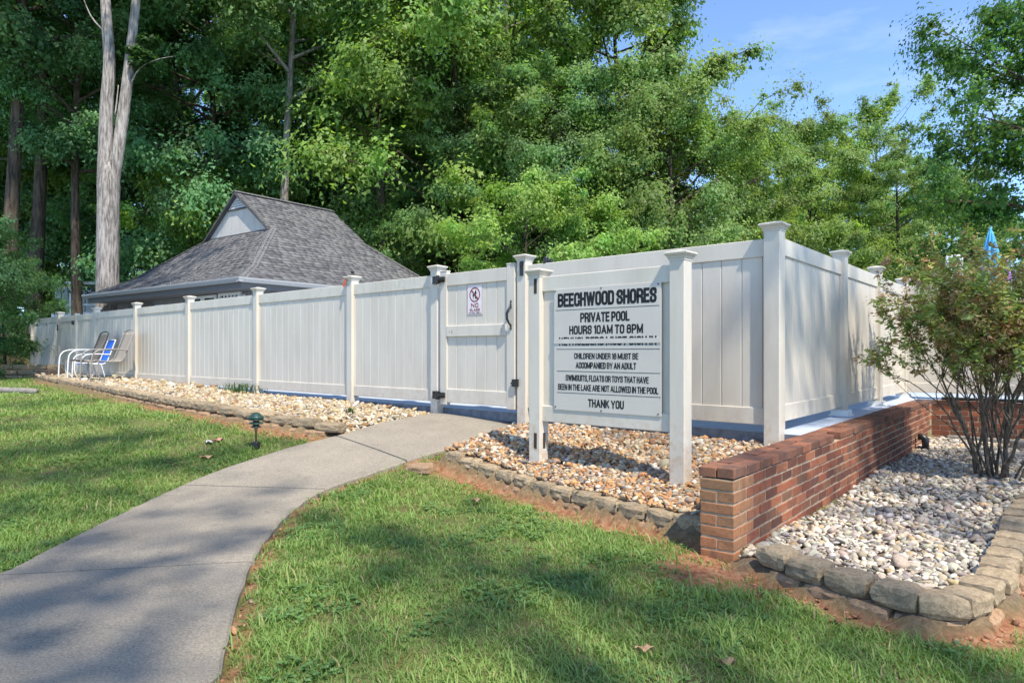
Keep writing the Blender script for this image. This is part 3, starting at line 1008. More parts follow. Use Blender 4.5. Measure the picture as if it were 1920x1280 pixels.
yt = yb - 0.0045
put_text(ng, "NO", W_ * .26, W_ * .74, ngz0 + .135, ngz0 + .085, yt, 'red', 0.2)
put_text(ng, "GLASS", W_ * .18, W_ * .82, ngz0 + .074, ngz0 + .042, yt, 'red', 0.2)
put_text(ng, "IN POOL AREA", W_ * .12, W_ * .88, ngz0 + .034, ngz0 + .016, yt, 'ink', 0.18)
cxn, czn, rr = W_ / 2, ngz1 - 0.12, W_ * 0.335
mb = MB(); nseg = 40
for k in range(nseg):
    a0, a1 = 2 * math.pi * k / nseg, 2 * math.pi * (k + 1) / nseg
    ro, ri = rr, rr * 0.84
    mb.add([(cxn + ro * math.cos(a0), yt, czn + ro * math.sin(a0)), (cxn + ro * math.cos(a1), yt, czn + ro * math.sin(a1)), (cxn + ri * math.cos(a1), yt, czn + ri * math.sin(a1)), (cxn + ri * math.cos(a0), yt, czn + ri * math.sin(a0))], [(0, 1, 2, 3)])
d = rr * 0.66; e_ = rr * 0.07
mb.add([(cxn - d - e_, yt - .0012, czn + d - e_), (cxn - d + e_, yt - .0012, czn + d + e_), (cxn + d + e_, yt - .0012, czn - d + e_), (cxn + d - e_, yt - .0012, czn - d - e_)], [(0, 1, 2, 3)])
mb.build("prohibition_ring", 'red', ng)
mb = MB()
def flat(prof, cx_, cz_):
    k = len(prof)
    vs = [(cx_ + x, yt - .0005, cz_ + z_) for x, z_ in prof] + [(cx_ - x, yt - .0005, cz_ + z_) for x, z_ in reversed(prof)]
    n_ = len(vs)
    fs_ = [(i, i + 1, n_ - 2 - i, n_ - 1 - i) for i in range(k - 1)]
    mb.add(vs, fs_)
u = rr
flat([(.16 * u, .0), (.16 * u, .30 * u), (.13 * u, .36 * u), (.05 * u, .44 * u), (.05 * u, .62 * u)], cxn + .16 * u, czn + .05 * u)   # bottle
flat([(.15 * u, -.02 * u), (.15 * u, 0), (.02 * u, .02 * u), (.02 * u, .22 * u), (.12 * u, .30 * u), (.15 * u, .42 * u), (.12 * u, .56 * u)], cxn - .26 * u, czn - .52 * u)   # wine glass
flat([(.13 * u, .0), (.16 * u, .34 * u)], cxn + .22 * u, czn - .56 * u)   # tumbler
mb.build("pictogram", 'ink', ng)

# ------------------------------------------------------------------ rules sign in front of the fence
def sign_pt(px):
    D = 8639.0 / (px + 488.0)
    return Vector(((px - CX) / F * D, D, 0))
SL = sign_pt(1010)
def ss_(px): return (sign_pt(px) - SL).dot(E)
rs = empty("rules_sign", (SL.x, SL.y, 0), ang_front, "large white pool rules sign with black lettering on two white posts", "sign")
SP = 0.118
xr = ss_(1276)
post(rs, 0, -0.22, 1.385, True, SP)
post(rs, xr, -0.32, 1.41, True, SP)
hp = SP / 2
link("top_rail", bbox_mesh("rail", xr - SP + .01, 0.05, 0.125, 0.005, 'vinyl'), None, rs, (xr / 2, 0, 1.25))
link("bottom_rail", bbox_mesh("rail", xr - SP + .01, 0.05, 0.132, 0.005, 'vinyl'), None, rs, (xr / 2, 0, 0.168))
nb = 7; w = (xr - SP) / nb
for i in range(nb):
    link("board", board_mesh(w, 1.25 - 0.30), None, rs, (hp + w * (i + .5), 0.006, 0.30))
# slots cut in the posts
for zz, hh in ((1.235, 0.125), (-0.06, 0.13)):
    mb = MB(); mb.box(-0.002, 0.028, -SP / 2 - 0.002, -SP / 2 + 0.02, zz, zz + hh); mb.build("post_slot", 'cut', rs)
mb = MB(); mb.box(SP / 2 - 0.02, SP / 2 + 0.002, -0.016, 0.016, -0.06, 0.07); mb.build("post_slot", 'cut', rs)
bx0, bx1, bz0, bz1 = ss_(1043.5), ss_(1244), 0.276, 1.258
ybd = -0.030
bd = link("sign_board", bbox_mesh("sign_board", bx1 - bx0, 0.006, bz1 - bz0, 0.001, 'board'), None, rs, ((bx0 + bx1) / 2, ybd, bz0))
HB = bz1 - bz0
yt = ybd - 0.0038
zf = lambda f_: bz1 - f_ * HB
zpx = lambda zx: ss_(CX + zx * 0.3907)
LN = [("BEECHWOOD SHORES", 233, 704, .036, .150, .20), ("PRIVATE POOL", 340, 575, .203, .281, .195), ("HOURS 10AM TO 8PM", 287, 640, .306, .377, .195),
      ("KEYHOLDERS MUST SIGN IN", 238, 704, .398, .468, .195), ("CHILDREN UNDER 18 MUST BE", 310, 617, .529, .577, .18), ("ACCOMPANIED BY AN ADULT", 318, 607, .603, .653, .18),
      ("SWIMSUITS, FLOATS OR TOYS THAT HAVE", 270, 667, .707, .757, .17), ("BEEN IN THE LAKE ARE NOT ALLOWED IN THE POOL", 233, 713, .784, .834, .17), ("THANK YOU", 377, 548, .897, .962, .19)]
for txt, a, b, f0, f1, tf in LN:
    put_text(rs, txt, zpx(a), zpx(b), zf(f0), zf(f1), yt, 'ink', tf)
for f_, a, b in ((.174, 222, 718), (.497, 226, 720), (.678, 228, 722), (.856, 228, 724)):
    mb = MB(); mb.box(zpx(a), zpx(b), yt - 0.0004, yt + .0004, zf(f_) - .0018, zf(f_) + .0018); mb.build("rule_line", 'ink', rs)
mb = MB(); mb.box(bx0 + .002, bx1 - .002, yt - 0.004, yt - 0.0012, zf(.452), zf(.414)); mb.build("repair_strip", 'strip', rs)
for fx, fz in ((.012, .015), (.47, .015), (.975, .015), (.015, .975), (.47, .985), (.975, .982)):
    mb = MB(); mb.lathe([(.006, 0), (.006, .003), (.003, .005)], 10); mb.build("screw", 'black', rs, loc=(bx0 + fx * (bx1 - bx0), ybd - .003, zf(fz)), rot=(R(90), 0, 0))

# ------------------------------------------------------------------ gadget and ribbon on a fence post
pg = fence_pt(661)
gd = empty("post_camera", (pg.x, pg.y, 1.79), ang_front, "little black gadget on top of the fence post with orange ribbon", "gadget")
mb = MB(); mb.lathe([(0.022, 0), (0.02, 0.012), (0.011, 0.018), (0.011, 0.03), (0.02, 0.036), (0.024, 0.05), (0.018, 0.064), (0.006, 0.07)], 14)
mb.build("body", 'black', gd, smooth=True)
rb = MB()
for k, (dx, dz) in enumerate(((-0.0, 0), (0.018, -0.014))):
    rb.add([(-0.07 + dx, -0.072 - k * .006, -0.02), (-0.045 + dx, -0.076 - k * .006, -0.018), (-0.085 + dx, -0.088, -0.12 + dz), (-0.115 + dx, -0.082, -0.11 + dz)], [(0, 1, 2, 3)])
rbo = rb.build("ribbon", 'orange')
rbo.location = (pg.x, pg.y, 1.765); rbo.rotation_euler = (0, 0, ang_front)
so = rbo.modifiers.new("thick", 'SOLIDIFY'); so.thickness = 0.002
tag(rbo, "orange ribbon tied under the cap of a fence post", "ribbon")

# ------------------------------------------------------------------ brick walls
rnd = random.Random(11)
BL, BH, BD = 0.199, 0.0565, 0.098
PITCH, COURSE = 0.2125, 0.0677
def brick_variant(seed, L=BL, D=BD, H=BH):
    r = random.Random(seed)
    bm = bmesh.new()
    bmesh.ops.create_cube(bm, size=1)
    for v in bm.verts:
        v.co = Vector((v.co.x * L + r.uniform(-.002, .002), v.co.y * D + r.uniform(-.0025, .0025), v.co.z * H + r.uniform(-.0015, .0015)))
    bmesh.ops.bevel(bm, geom=list(bm.edges), offset=0.0035, segments=1, affect='EDGES')
    me = bpy.data.meshes.new("brick"); bm.to_mesh(me); bm.free()
    return me
def variants(mat, n, L=BL, D=BD):
    out = []
    for i in range(n):
        me = brick_variant(i * 7 + len(mat) + int(L * 1000), L, D)
        me.materials.append(M[mat]); out.append(me)
    return out
VB, VC, VE, VH, VS = variants('brick', 5), variants('brick_cap', 4), variants('brick_end', 4), variants('brick', 3, 0.098, BD), variants('brick_end', 3, 0.088, BD)
def brick(parent, x, y, zc, vs, rot=0.0, jit=1.0):
    o = link("brick", rnd.choice(vs), None, parent, (x + rnd.uniform(-.0015, .0015), y + rnd.uniform(-.002, .002) * jit, zc + rnd.uniform(-.001, .001)), (rnd.uniform(-.008, .008) * jit, rnd.uniform(-.006, .006) * jit, rot + rnd.uniform(-.008, .008) * jit))
    return o
# long wall: local x along DW, local -y outwards (right-hand face)
bwall = empty("brick_wall", (WA.x, WA.y, 0), ang_side, "long low weathered brick retaining wall between the sign bed and the bush bed", "wall", "brick retaining walls")
NC = 8
mb = MB(); mb.box(0.0045, WL + .15, 0.0045, 0.1955, WTOP - NC * COURSE - 0.25, WTOP - COURSE + 0.004)
mb.build("mortar", 'mortar', bwall)
for c in range(NC):
    zc = WTOP - COURSE * c - BH / 2
    cap = c == 0
    vs = VC if cap else VB
    off = 0 if c % 2 == 0 else 0.5
    yc = BD / 2 - (0.004 if cap else 0)
    n = int(WL / PITCH)
    xst = 0.0
    if c % 2 == 1:                          # this course turns the corner with a brick across the end
        brick(bwall, BD / 2 - .001, 0.10, zc, VE, R(90))
        xst = BD + 0.010
    elif not cap:
        brick(bwall, BL / 2, 0.2 - BD / 2, zc, VE)
    k = 0
    x = xst
    while x + 0.05 < WL:
        L_ = BL
        mid = x + BL / 2
        if mid + BL / 2 > WL + 0.03: break
        if cap and 10 <= k < 11:             # one cap brick is missing
            pass
        else:
            brick(bwall, mid, yc, zc, VE if (k == 0 and not cap) else vs, 0, 2.0 if cap else 1.0)
        if cap and k < 32:
            brick(bwall, mid + (0.03 if k % 2 else 0), 0.2 - BD / 2 + 0.004, zc, VC, 0, 2.0)
        x += PITCH; k += 1
# drainage pipe stub low on the wall's face
pipe_p = WA + DW * (WL * 0.82) + NW * 0.02
dp = empty("drain_pipe", (pipe_p.x, pipe_p.y, -0.44), ang_side, "black drain pipe elbow against the foot of the long brick wall", "pipe")
mb = MB(); mb.tube([(0, -0.01, 0.15), (0, -0.06, 0.15), (0, -0.085, 0.13), (0, -0.09, -0.02)], 0.04, 12); mb.build("elbow", 'black', dp, smooth=True)
mb = MB(); mb.lathe([(0.048, 0), (0.048, 0.03)], 14, (0, -0.09, 0)); mb.build("collar", 'black', dp)

# far wall, parallel to the front fence
bw2 = empty("brick_wall", (bw.x, bw.y, 0), ang_front, "sunlit low brick wall at the far end of the bush bed, under the white fence", "wall", "brick retaining walls")
mb = MB(); mb.box(-0.02, 3.6, 0.0045, 0.1955, WTOP - NC * COURSE - 0.25, WTOP - COURSE + 0.004)
mb.build("mortar", 'mortar', bw2)
for c in range(NC):
    zc = WTOP - COURSE * c - BH / 2
    x = 0.005 + (0.106 if c % 2 else 0)
    if c % 2: brick(bw2, 0.05, BD / 2, zc, VH)
    while x + BL < 3.6:
        brick(bw2, x + BL / 2 + 0.004, BD / 2 - (0.004 if c == 0 else 0), zc, VC if c == 0 else VB)
        x += PITCH
mb = MB(); mb.tube([(0.12, -0.01, 0.115), (1.1, -0.012, 0.118)], 0.022, 10)
pip = mb.build("hose_pipe", 'black'); pip.location = (bw.x, bw.y, 0.0); pip.rotation_euler = (0, 0, ang_front)
tag(pip, "black pipe lying along the top of the far brick wall", "pipe")
tb = empty("garden_timber", ((bw + E * 0.15 + NO * 0.10).x, (bw + E * 0.15 + NO * 0.10).y, -0.46), ang_front, "long grey weathered timber at the foot of the far brick wall", "timber")
link("beam", bbox_mesh("beam", 2.9, 0.12, 0.09, 0.012, 'timber', 2), None, tb, (1.5, 0, 0))
tb2 = empty("garden_timber", ((bw + E * 0.95 + NO * 0.62).x, (bw + E * 0.95 + NO * 0.62).y, -0.47), ang_front - 0.1, "short thick grey timber lying behind the bush", "timber")
link("beam", bbox_mesh("beam", 1.5, 0.28, 0.16, 0.02, 'timber', 2), None, tb2, (0.75, 0, 0))

# ------------------------------------------------------------------ edging stones
def stone_variant(seed, L, D, H, mat):
    """tumbled concrete edging block: tapered back, chiselled front, chipped edges"""
    r = random.Random(seed)
    bm = bmesh.new()
    bmesh.ops.create_cube(bm, size=1)
    bmesh.ops.subdivide_edges(bm, edges=list(bm.edges), cuts=3, use_grid_fill=True)
    for v in bm.verts:
        x, y, z_ = v.co
        tap = 1.0 - 0.14 * (y + .5)
        ex, ey, ez = abs(x) > .49, abs(y) > .49, abs(z_) > .49
        chip = 0.0
        if ex + ey + ez >= 2: chip = r.uniform(.002, .008)
        if ex + ey + ez == 3: chip = r.uniform(.005, .013)
        front = y < -.49
        c = Vector((x * L * tap, y * D, z_ * H))
        if front and not ez: c.y -= r.uniform(.002, .013)
        c += Vector((r.uniform(-.003, .003), r.uniform(-.003, .003), r.uniform(-.003, .003)))
        c -= Vector((math.copysign(chip, x) if ex else 0, math.copysign(chip, y) if ey else 0, math.copysign(chip, z_) if ez else 0))
        v.co = c
    bmesh.ops.triangulate(bm, faces=list(bm.faces))
    me = bpy.data.meshes.new("stone"); bm.to_mesh(me); bm.free()
    me.materials.append(M[mat])
    return me
def edging(name, pl, L, D, H, label, flip, lower=True, lift=0.0, zfun=None, maxn=200):
    st = empty(name, (pl[0].x, pl[0].y, 0), 0, label, "edging", "stone bed edgings")
    top = [stone_variant(i + 20, L, D, H, 'edging') for i in range(5)]
    low = [stone_variant(i + 40, L * 0.96, D, H, 'edging_low') for i in range(4)]
    pts = resample(pl, L + 0.016)
    r = random.Random(len(label))
    for c in range(2 if lower else 1):
        off = 0.5 if c == 0 and lower else 0.0
        for i in range(len(pts) - 1):
            a, b = pts[i], pts[i + 1]
            if off:
                a, b = a.lerp(b, .5), (b.lerp(pts[i + 2], .5) if i + 2 < len(pts) else b + (b - a) * .5)
            m_ = (a + b) / 2
            t = (b - a).normalized()
            inn = Vector((-t.y, t.x, 0)) * flip
            zz = float(zfun(m_.x, m_.y) if zfun else lawn(m_.x, m_.y)) + lift
            isl = lower and c == 0
            zb = zz - 0.045 + H / 2 if isl else zz + (0.055 if lower else -0.01) + H / 2
            p = m_ + inn * (D / 2 + (0.0 if isl else 0.018) + r.uniform(-.008, .008))
            ang = math.atan2(t.y, t.x) + (0 if flip > 0 else math.pi)
            link("stone", r.choice(low if isl else top), None, st, (p.x - pl[0].x, p.y - pl[0].y, zb + r.uniform(-.006, .006)), (r.uniform(-.04, .04), r.uniform(-.03, .03), ang + r.uniform(-.05, .05)))
    return st
edging("stone_edging", ED_M, 0.215, 0.14, 0.10, "two-course stone edging in front of the rules sign bed", 1)
edging("stone_edging", ED_L, 0.30, 0.17, 0.10, "long curved two-course stone edging along the left gravel bed", -1)
er = edging("stone_edging", ED_R, 0.205, 0.15, 0.10, "curved tan stone edging round the bush bed beside the brick wall end", 1)
# loose blocks by the path and wall end
def loose(px, py, dz, size, rot, mat, label, cat="stone"):
    p = G(px, py)
    me = stone_variant(int(px), *size, mat)
    o = link("loose_block", me, None, None, (p.x, p.y, p.z + dz), rot)
    tag(o, label, cat)
loose(790, 883, 0.025, (0.26, 0.16, 0.09), (0.05, -0.04, -0.5), 'edging_low', "flat clay-stained block beside the path at the start of the edging")
loose(1304, 1003, 0.085, (0.21, 0.10, 0.12), (0.3, 0.95, -0.9), 'edging', "tilted grey block wedged against the end of the brick wall")

# ------------------------------------------------------------------ pebbles
def ico(sub):
    bm = bmesh.new(); bmesh.ops.create_icosphere(bm, subdivisions=sub, radius=1.0)
    v = np.array([p.co[:] for p in bm.verts]); f = np.array([[p.index for p in q.verts] for q in bm.faces])
    bm.free(); return v, f
ICO = {1: ico(1), 2: ico(2)}
def pebbles(name, xy, z, size, pal, wts, sub, seed):
    r = np.random.default_rng(seed)
    n = len(xy)
    V, Fc = ICO[sub]
    nv = len(V)
    sz = size * r.lognormal(0, 0.30, n)
    sx, sy, s_z = sz * r.uniform(.75, 1.25, n), sz * r.uniform(.6, .95, n), sz * r.uniform(.38, .66, n)
    a = r.uniform(0, 2 * np.pi, n)
    tx, ty = r.normal(0, .28, n), r.normal(0, .28, n)
    base = np.repeat(V[None], n, 0)
    base = base * (1 + r.normal(0, .07, (n, nv, 1)))
    p = base * np.stack([sx, sy, s_z], -1)[:, None, :]
    ca, sa = np.cos(a)[:, None], np.sin(a)[:, None]
    X, Y, Z = p[..., 0], p[..., 1], p[..., 2]
    X, Y = X * ca - Y * sa, X * sa + Y * ca
    Z = Z + X * np.tan(tx)[:, None] + Y * np.tan(ty)[:, None]
    P = np.stack([X + xy[:, 0:1], Y + xy[:, 1:2], Z + (z + s_z * r.uniform(.1, 1.0, n))[:, None]], -1).reshape(-1, 3)
    faces = (Fc[None] + (np.arange(n) * nv)[:, None, None]).reshape(-1, 3)
    pal = np.array(pal); c = pal[r.choice(len(pal), n, p=np.array(wts) / sum(wts))] * r.uniform(.72, 1.22, (n, 1)) * r.uniform(.94, 1.06, (n, 3))
    tint = np.repeat(np.clip(c, 0.02, 0.85), nv, 0)
    return P, faces, tint
def scatter(poly, dens, seed, extra=None):
    r = np.random.default_rng(seed)
    xs_, ys_ = [p[0] for p in poly], [p[1] for p in poly]
    A = (max(xs_) - min(xs_)) * (max(ys_) - min(ys_))
    n = int(A * dens)
    x = r.uniform(min(xs_), max(xs_), n); y = r.uniform(min(ys_), max(ys_), n)
    k = poly_in(x, y, poly) & ~poly_in(x, y, PATH)
    return np.stack([x[k], y[k]], -1)
WARM = [(0.42, 0.31, 0.20), (0.50, 0.41, 0.29), (0.40, 0.20, 0.085), (0.46, 0.26, 0.11), (0.28, 0.22, 0.16), (0.58, 0.52, 0.42), (0.22, 0.125, 0.07), (0.24, 0.21, 0.18)]
PALE = [(0.50, 0.435, 0.335), (0.60, 0.545, 0.45), (0.41, 0.34, 0.25), (0.33, 0.295, 0.255), (0.46, 0.33, 0.18), (0.22, 0.195, 0.165), (0.54, 0.47, 0.35)]
CREAM = [(0.45, 0.375, 0.25), (0.52, 0.455, 0.34), (0.38, 0.265, 0.13), (0.41, 0.31, 0.18), (0.31, 0.175, 0.08), (0.27, 0.225, 0.165), (0.58, 0.53, 0.44)]
def gravel(name, label, parts):
    Ps, Fs, Ts, k = [], [], [], 0
    for P, f_, t in parts:
        Ps.append(P); Fs.append(f_ + k); Ts.append(t); k += len(P)
    me = np_mesh(name, np.concatenate(Ps), np.concatenate(Fs), np.concatenate(Ts), True, 'pebble')
    return tag(link(name, me), label, "gravel", kind="stuff")
xy = scatter(BED_M, 2500, 21); k = pl_dist(xy[:, 0], xy[:, 1], ED_M) > 0.10; xy = xy[k]
near = xy[:, 1] < 5.1
gravel("gravel", "tan and orange river pebbles round the foot of the rules sign", [
    pebbles("a", xy[near], bed_m_z(xy[near, 0], xy[near, 1]), 0.0185, WARM, [3, 2.2, 2.8, 2.8, 2, .7, 1.8, 1.2], 2, 1),
    pebbles("b", xy[~near], bed_m_z(xy[~near, 0], xy[~near, 1]), 0.020, WARM, [3, 3, 2.5, 2.5, 2, 1.5, 1, 1], 1, 2)])
xy = scatter(BED_R, 1500, 22)
k = (pl_dist(xy[:, 0], xy[:, 1], ED_R) > 0.10) & (xy[:, 0] < 1.0 * xy[:, 1] + 1.2); xy = xy[k]
near = xy[:, 1] < 4.3
keep = near | (np.random.default_rng(4).random(len(xy)) < 0.8); xy, near = xy[keep], near[keep]
gravel("gravel", "white and grey river pebbles in the bush bed beside the brick wall", [
    pebbles("a", xy[near], bed_r_z(xy[near, 0], xy[near, 1]), 0.0185, PALE, [3, 2.5, 2, 2.5, .8, 1.6, 1], 2, 3),
    pebbles("b", xy[~near], bed_r_z(xy[~near, 0], xy[~near, 1]), 0.022, PALE, [3, 2.5, 2, 2.5, .8, 1.6, 1], 1, 4)])
xy = scatter(BED_L, 800, 23); k = pl_dist(xy[:, 0], xy[:, 1], ED_L) > 0.12; xy = xy[k]
far = xy[:, 1] > 12
keep = ~far | (np.random.default_rng(5).random(len(xy)) < 0.55); xy, far = xy[keep], far[keep]
gravel("gravel", "cream river pebbles along the foot of the long left fence", [
    pebbles("a", xy[~far], bed_l_z(xy[~far, 0], xy[~far, 1]), 0.025, CREAM, [3, 2.5, 2, 2.5, 1, 1, 1], 1, 5),
    pebbles("b", xy[far], bed_l_z(xy[far, 0], xy[far, 1]), 0.036, CREAM, [3, 2.5, 2, 2.5, .8, 1, 1.5], 1, 6)])

# ------------------------------------------------------------------ grass
def lawn_mask(x, y):
    m = ~(poly_in(x, y, PATH) | poly_in(x, y, BED_M) | poly_in(x, y, BED_L) | poly_in(x, y, BED_R) | poly_in(x, y, DECK))
    # not behind the fences or walls
    behind = ((x - CORNER.x) * (-NO.x) + (y - CORNER.y) * (-NO.y)) > -0.05
    right = ((x - WA.x) * NW.x + (y - WA.y) * NW.y) > 0
    m &= ~(behind & ~right)
    m &= ~((y > 4.2) & right & (x > 1.3))
    m &= ~((pl_dist(x, y, PL_R) < 0.012) | (pl_dist(x, y, PL_L) < 0.003))
    return m
def grass(seed):
    r = np.random.default_rng(seed)
    out = []
    for y0, y1, tuf, bl in ((1.7, 3.2, 2300, 8), (3.2, 4.6, 1700, 8), (4.6, 6.6, 900, 8), (6.6, 9.5, 420, 8), (9.5, 17.5, 130, 8)):
        xa, xb = -0.78 * y1 - 0.9, 0.78 * y1 + 0.9
        n = int((y1 - y0) * (xb - xa) * tuf)
        x = r.uniform(xa, xb, n); y = r.uniform(y0, y1, n)
        c = clay_amount(x, y)
        patch = vnoise(x, y, 0.35, 9) * .6 + vnoise(x, y, 0.12, 10) * .4
        keep = lawn_mask(x, y) & (r.random(n) > c * 0.94) & (r.random(n) < 0.5 + 1.3 * np.clip(patch - 0.18, 0, 1))
        out.append((x[keep], y[keep], patch[keep], np.full(keep.sum(), bl), np.full(keep.sum(), (y0 + y1) / 2)))
    x, y, patch, bl, dist = [np.concatenate(k) for k in zip(*out)]
    tb = np.repeat(np.arange(len(x)), bl)
    n = len(tb)
    spread = 0.022 + 0.012 * (dist[tb] > 4) + 0.02 * (dist[tb] > 8)
    px_ = x[tb] + r.normal(0, 1, n) * spread; py_ = y[tb] + r.normal(0, 1, n) * spread
    pz = lawn(px_, py_) + (vnoise(px_, py_, 0.5, 1) - 0.5) * 0.03 - 0.006
    big = vnoise(x, y, 1.1, 12)
    tall = np.where(r.random(len(x)) < 0.10, 1.65, 1.0)
    h = (0.012 + 0.019 * patch + 0.009 * big)[tb] * r.lognormal(0, .32, n) * tall[tb]
    w = 0.0019 * r.uniform(.7, 1.5, n) * (1 + 0.16 * np.clip(dist[tb] - 2.5, 0, 12)) * np.where(tall[tb] > 1.2, 1.5, 1.0)
    a = r.uniform(0, 2 * np.pi, n)
    lean = r.uniform(.2, 1.6, n)
    dx, dy = np.cos(a), np.sin(a)
    qx, qy = -dy, dx
    b0 = np.stack([px_, py_, pz], -1)
    def pt(t, lift, side):
        return b0 + np.stack([dx * h * lean * t * t + qx * w * side, dy * h * lean * t * t + qy * w * side, h * lift], -1)
    V = np.stack([pt(0, 0, -1), pt(0, 0, 1), pt(.6, .58, .8), pt(.6, .58, -.8), pt(1.0, .88, 0)], 1)
    k = (np.arange(n) * 5)[:, None]
    Fq = np.concatenate([k + np.array([0, 1, 2]), k + np.array([0, 2, 3]), k + np.array([3, 2, 4])], 0)
    tone = vnoise(x, y, 0.8, 14)[tb] * .5 + r.random(n) * .5
    g0, g1, dry = np.array([0.145, 0.260, 0.060]), np.array([0.310, 0.420, 0.120]), np.array([0.46, 0.38, 0.20])
    c = g0 + (g1 - g0) * tone[:, None]
    isdry = (r.random(n) < 0.07)[:, None]
    c = np.where(isdry, dry * r.uniform(.6, 1.1, (n, 1)), c)
    T = np.repeat(c[:, None, :], 5, 1) * np.array([1, 1, 1, 1, 1.0])[None, :, None]
    return np_mesh("grass", V.reshape(-1, 3), Fq, T.reshape(-1, 3), False, 'blade'), n
gm_, nblades = grass(2)
tag(link("grass", gm_), "short patchy green lawn grass on both sides of the path", "grass", kind="stuff")

# ------------------------------------------------------------------ pool house
HA = Vector((0.601, 0.799, 0)).normalized()     # right-hand eave direction
HC = Vector((-6.64, 16.7, 0))                   # eave corner nearest the viewer
HW, HL = 8.7, 8.8
EZ = 2.55
house = empty("pool_house", (HC.x, HC.y, 0), math.atan2(HA.y, HA.x), "grey shingled pool house with a steep gabled hip roof behind the long fence", "house")
OFF = [0, 0.9, 2.6, 4.4]; OH = [0, 0.47, 1.86, 3.2]
def rh(o): return float(np.interp(o, OFF, OH))
GO = 2.6                                         # offset of the gable from the eave
roof = MB()
def rp(x, y, o, dz=0): return (x, y, EZ + rh(o) + dz)
for face in range(4):
    def P_(o, t):                               # o offset from the eave, t 0..1 along it
        Ln = HW if face in (0, 2) else HL
        a = min(o, GO)
        if o > GO + 1e-6: a = GO - 0.14
        u = a + (Ln - 2 * a) * t
        q_ = [(u, o), (o, u), (u, HL - o), (HW - o, u)][face]
        return rp(q_[0], q_[1], o, -0.02)
    segs = [0, 0.9, 2.6] + ([2.6001, 4.4] if face in (0, 2) else [])
    for o0, o1 in zip(segs[:-1], segs[1:]):
        if o1 - o0 < .01: continue
        vs = [P_(o0, 0), P_(o0, 1), P_(o1, 1), P_(o1, 0)]
        roof.add(vs, [(0, 1, 2, 3)] if face in (0, 3) else [(3, 2, 1, 0)])
roof_o = roof.build("roof", 'trim_dark', house)
so = roof_o.modifiers.new("thick", 'SOLIDIFY'); so.thickness = 0.05; so.offset = -1
# shingles, course by course, on the two faces that show
r = random.Random(31)
SHP = [(0.150, 0.147, 0.148), (0.165, 0.162, 0.162), (0.128, 0.125, 0.128), (0.155, 0.151, 0.150), (0.172, 0.169, 0.169), (0.105, 0.102, 0.107)]
sh = []
for face in (0, 1):
    Ln = HW if face == 0 else HL
    omax = 4.4 if face == 0 else GO
    o = -0.03
    row = 0
    while o < omax - 0.03:
        e = 0.145 / math.sqrt(1 + (np.interp(o, [0, .9, .91, 2.6, 2.61, 4.4], [.52, .52, .82, .82, .745, .745])) ** 2)
        o1 = min(o + e, omax)
        oc = max(o, 0)
        a = oc if oc < GO else GO - 0.14
        u = a - r.uniform(0, .3)
        while u < Ln - a:
            w = r.choice((0.16, 0.22, 0.30, 0.38))
            u0, u1 = max(u + 0.003, a), min(u + w - 0.003, Ln - a)
            if u1 - u0 > 0.05:
                lift = r.choice((0.016, 0.022, 0.030))
                sl = (rh(max(o1, 0)) - rh(max(o, 0))) / max(o1 - o, 1e-3)
                vs = []
                for (uu, oo, dz) in ((u0, o, 0), (u1, o, 0), (u1, o1 + .015, 0), (u0, o1 + .015, 0), (u0, o, lift), (u1, o, lift), (u1, o1 + .015, .004), (u0, o1 + .015, .004)):
                    zz = EZ + (rh(oo) if oo >= 0 else oo * .52) + dz
                    vs.append((uu, oo, zz) if face == 0 else (oo, uu, zz))
                c = r.choice(SHP)
                k = r.uniform(.93, 1.07)
                mid = house.matrix_world @ Vector(vs[4]) if False else (HC + HA * vs[4][0] + Vector((-HA.y, HA.x, 0)) * vs[4][1])
                sh.append((mid.length, vs, tuple(x * k for x in c), face))
            u += w
        o += e; row += 1
BXF = [(0, 3, 2, 1), (4, 5, 6, 7), (0, 1, 5, 4), (1, 2, 6, 5), (2, 3, 7, 6), (3, 0, 4, 7)]
sh.sort(key=lambda s_: s_[0])
def shingle_mesh(lst):
    V, Fs, T = [], [], []
    for k, (_, vs, c, fc_) in enumerate(lst):
        V += vs; T += [c] * 8
        for q_ in BXF:
            q2 = tuple(i + 8 * k for i in q_)
            Fs.append(q2 if fc_ == 0 else q2[::-1])
    return np_mesh("shingle", np.array(V), np.array(Fs), np.array(T), False, 'shingle')
for s_ in sh[:300]:
    link("shingle", shingle_mesh([s_]), None, roof_o)
tag(link("shingles", shingle_mesh(sh[300:]), None, roof_o), kind="stuff")
# hip and ridge caps
def cap_run(p0, p1, n, w, name):
    P0, P1 = Vector(p0), Vector(p1)
    d = (P1 - P0).normalized()
    side = d.cross(Vector((0, 0, 1))).normalized()
    V, Fs, T = [], [], []
    for i in range(n):
        a, b = P0.lerp(P1, i / n), P0.lerp(P1, (i + 1.15) / n)
        k = len(V)
        for q_, l in ((a, 0.034), (b, 0.022)):
            V += [tuple(q_ - side * w + Vector((0, 0, l - w * .42))), tuple(q_ + Vector((0, 0, l + .01))), tuple(q_ + side * w + Vector((0, 0, l - w * .42)))]
        V += [V[k][:2] + (V[k][2] - .02,), V[k + 1][:2] + (V[k + 1][2] - .02,), V[k + 2][:2] + (V[k + 2][2] - .02,)]
        Fs += [(k, k + 1, k + 4, k + 3), (k + 1, k + 2, k + 5, k + 4), (k, k + 6, k + 7, k + 1), (k + 1, k + 7, k + 8, k + 2)]
        c = r.choice(SHP[:4])
        T += [c] * 9
    me = np_mesh(name, np.array(V), np.array(Fs), np.array(T), False, 'shingle')
    link(name, me, None, roof_o)
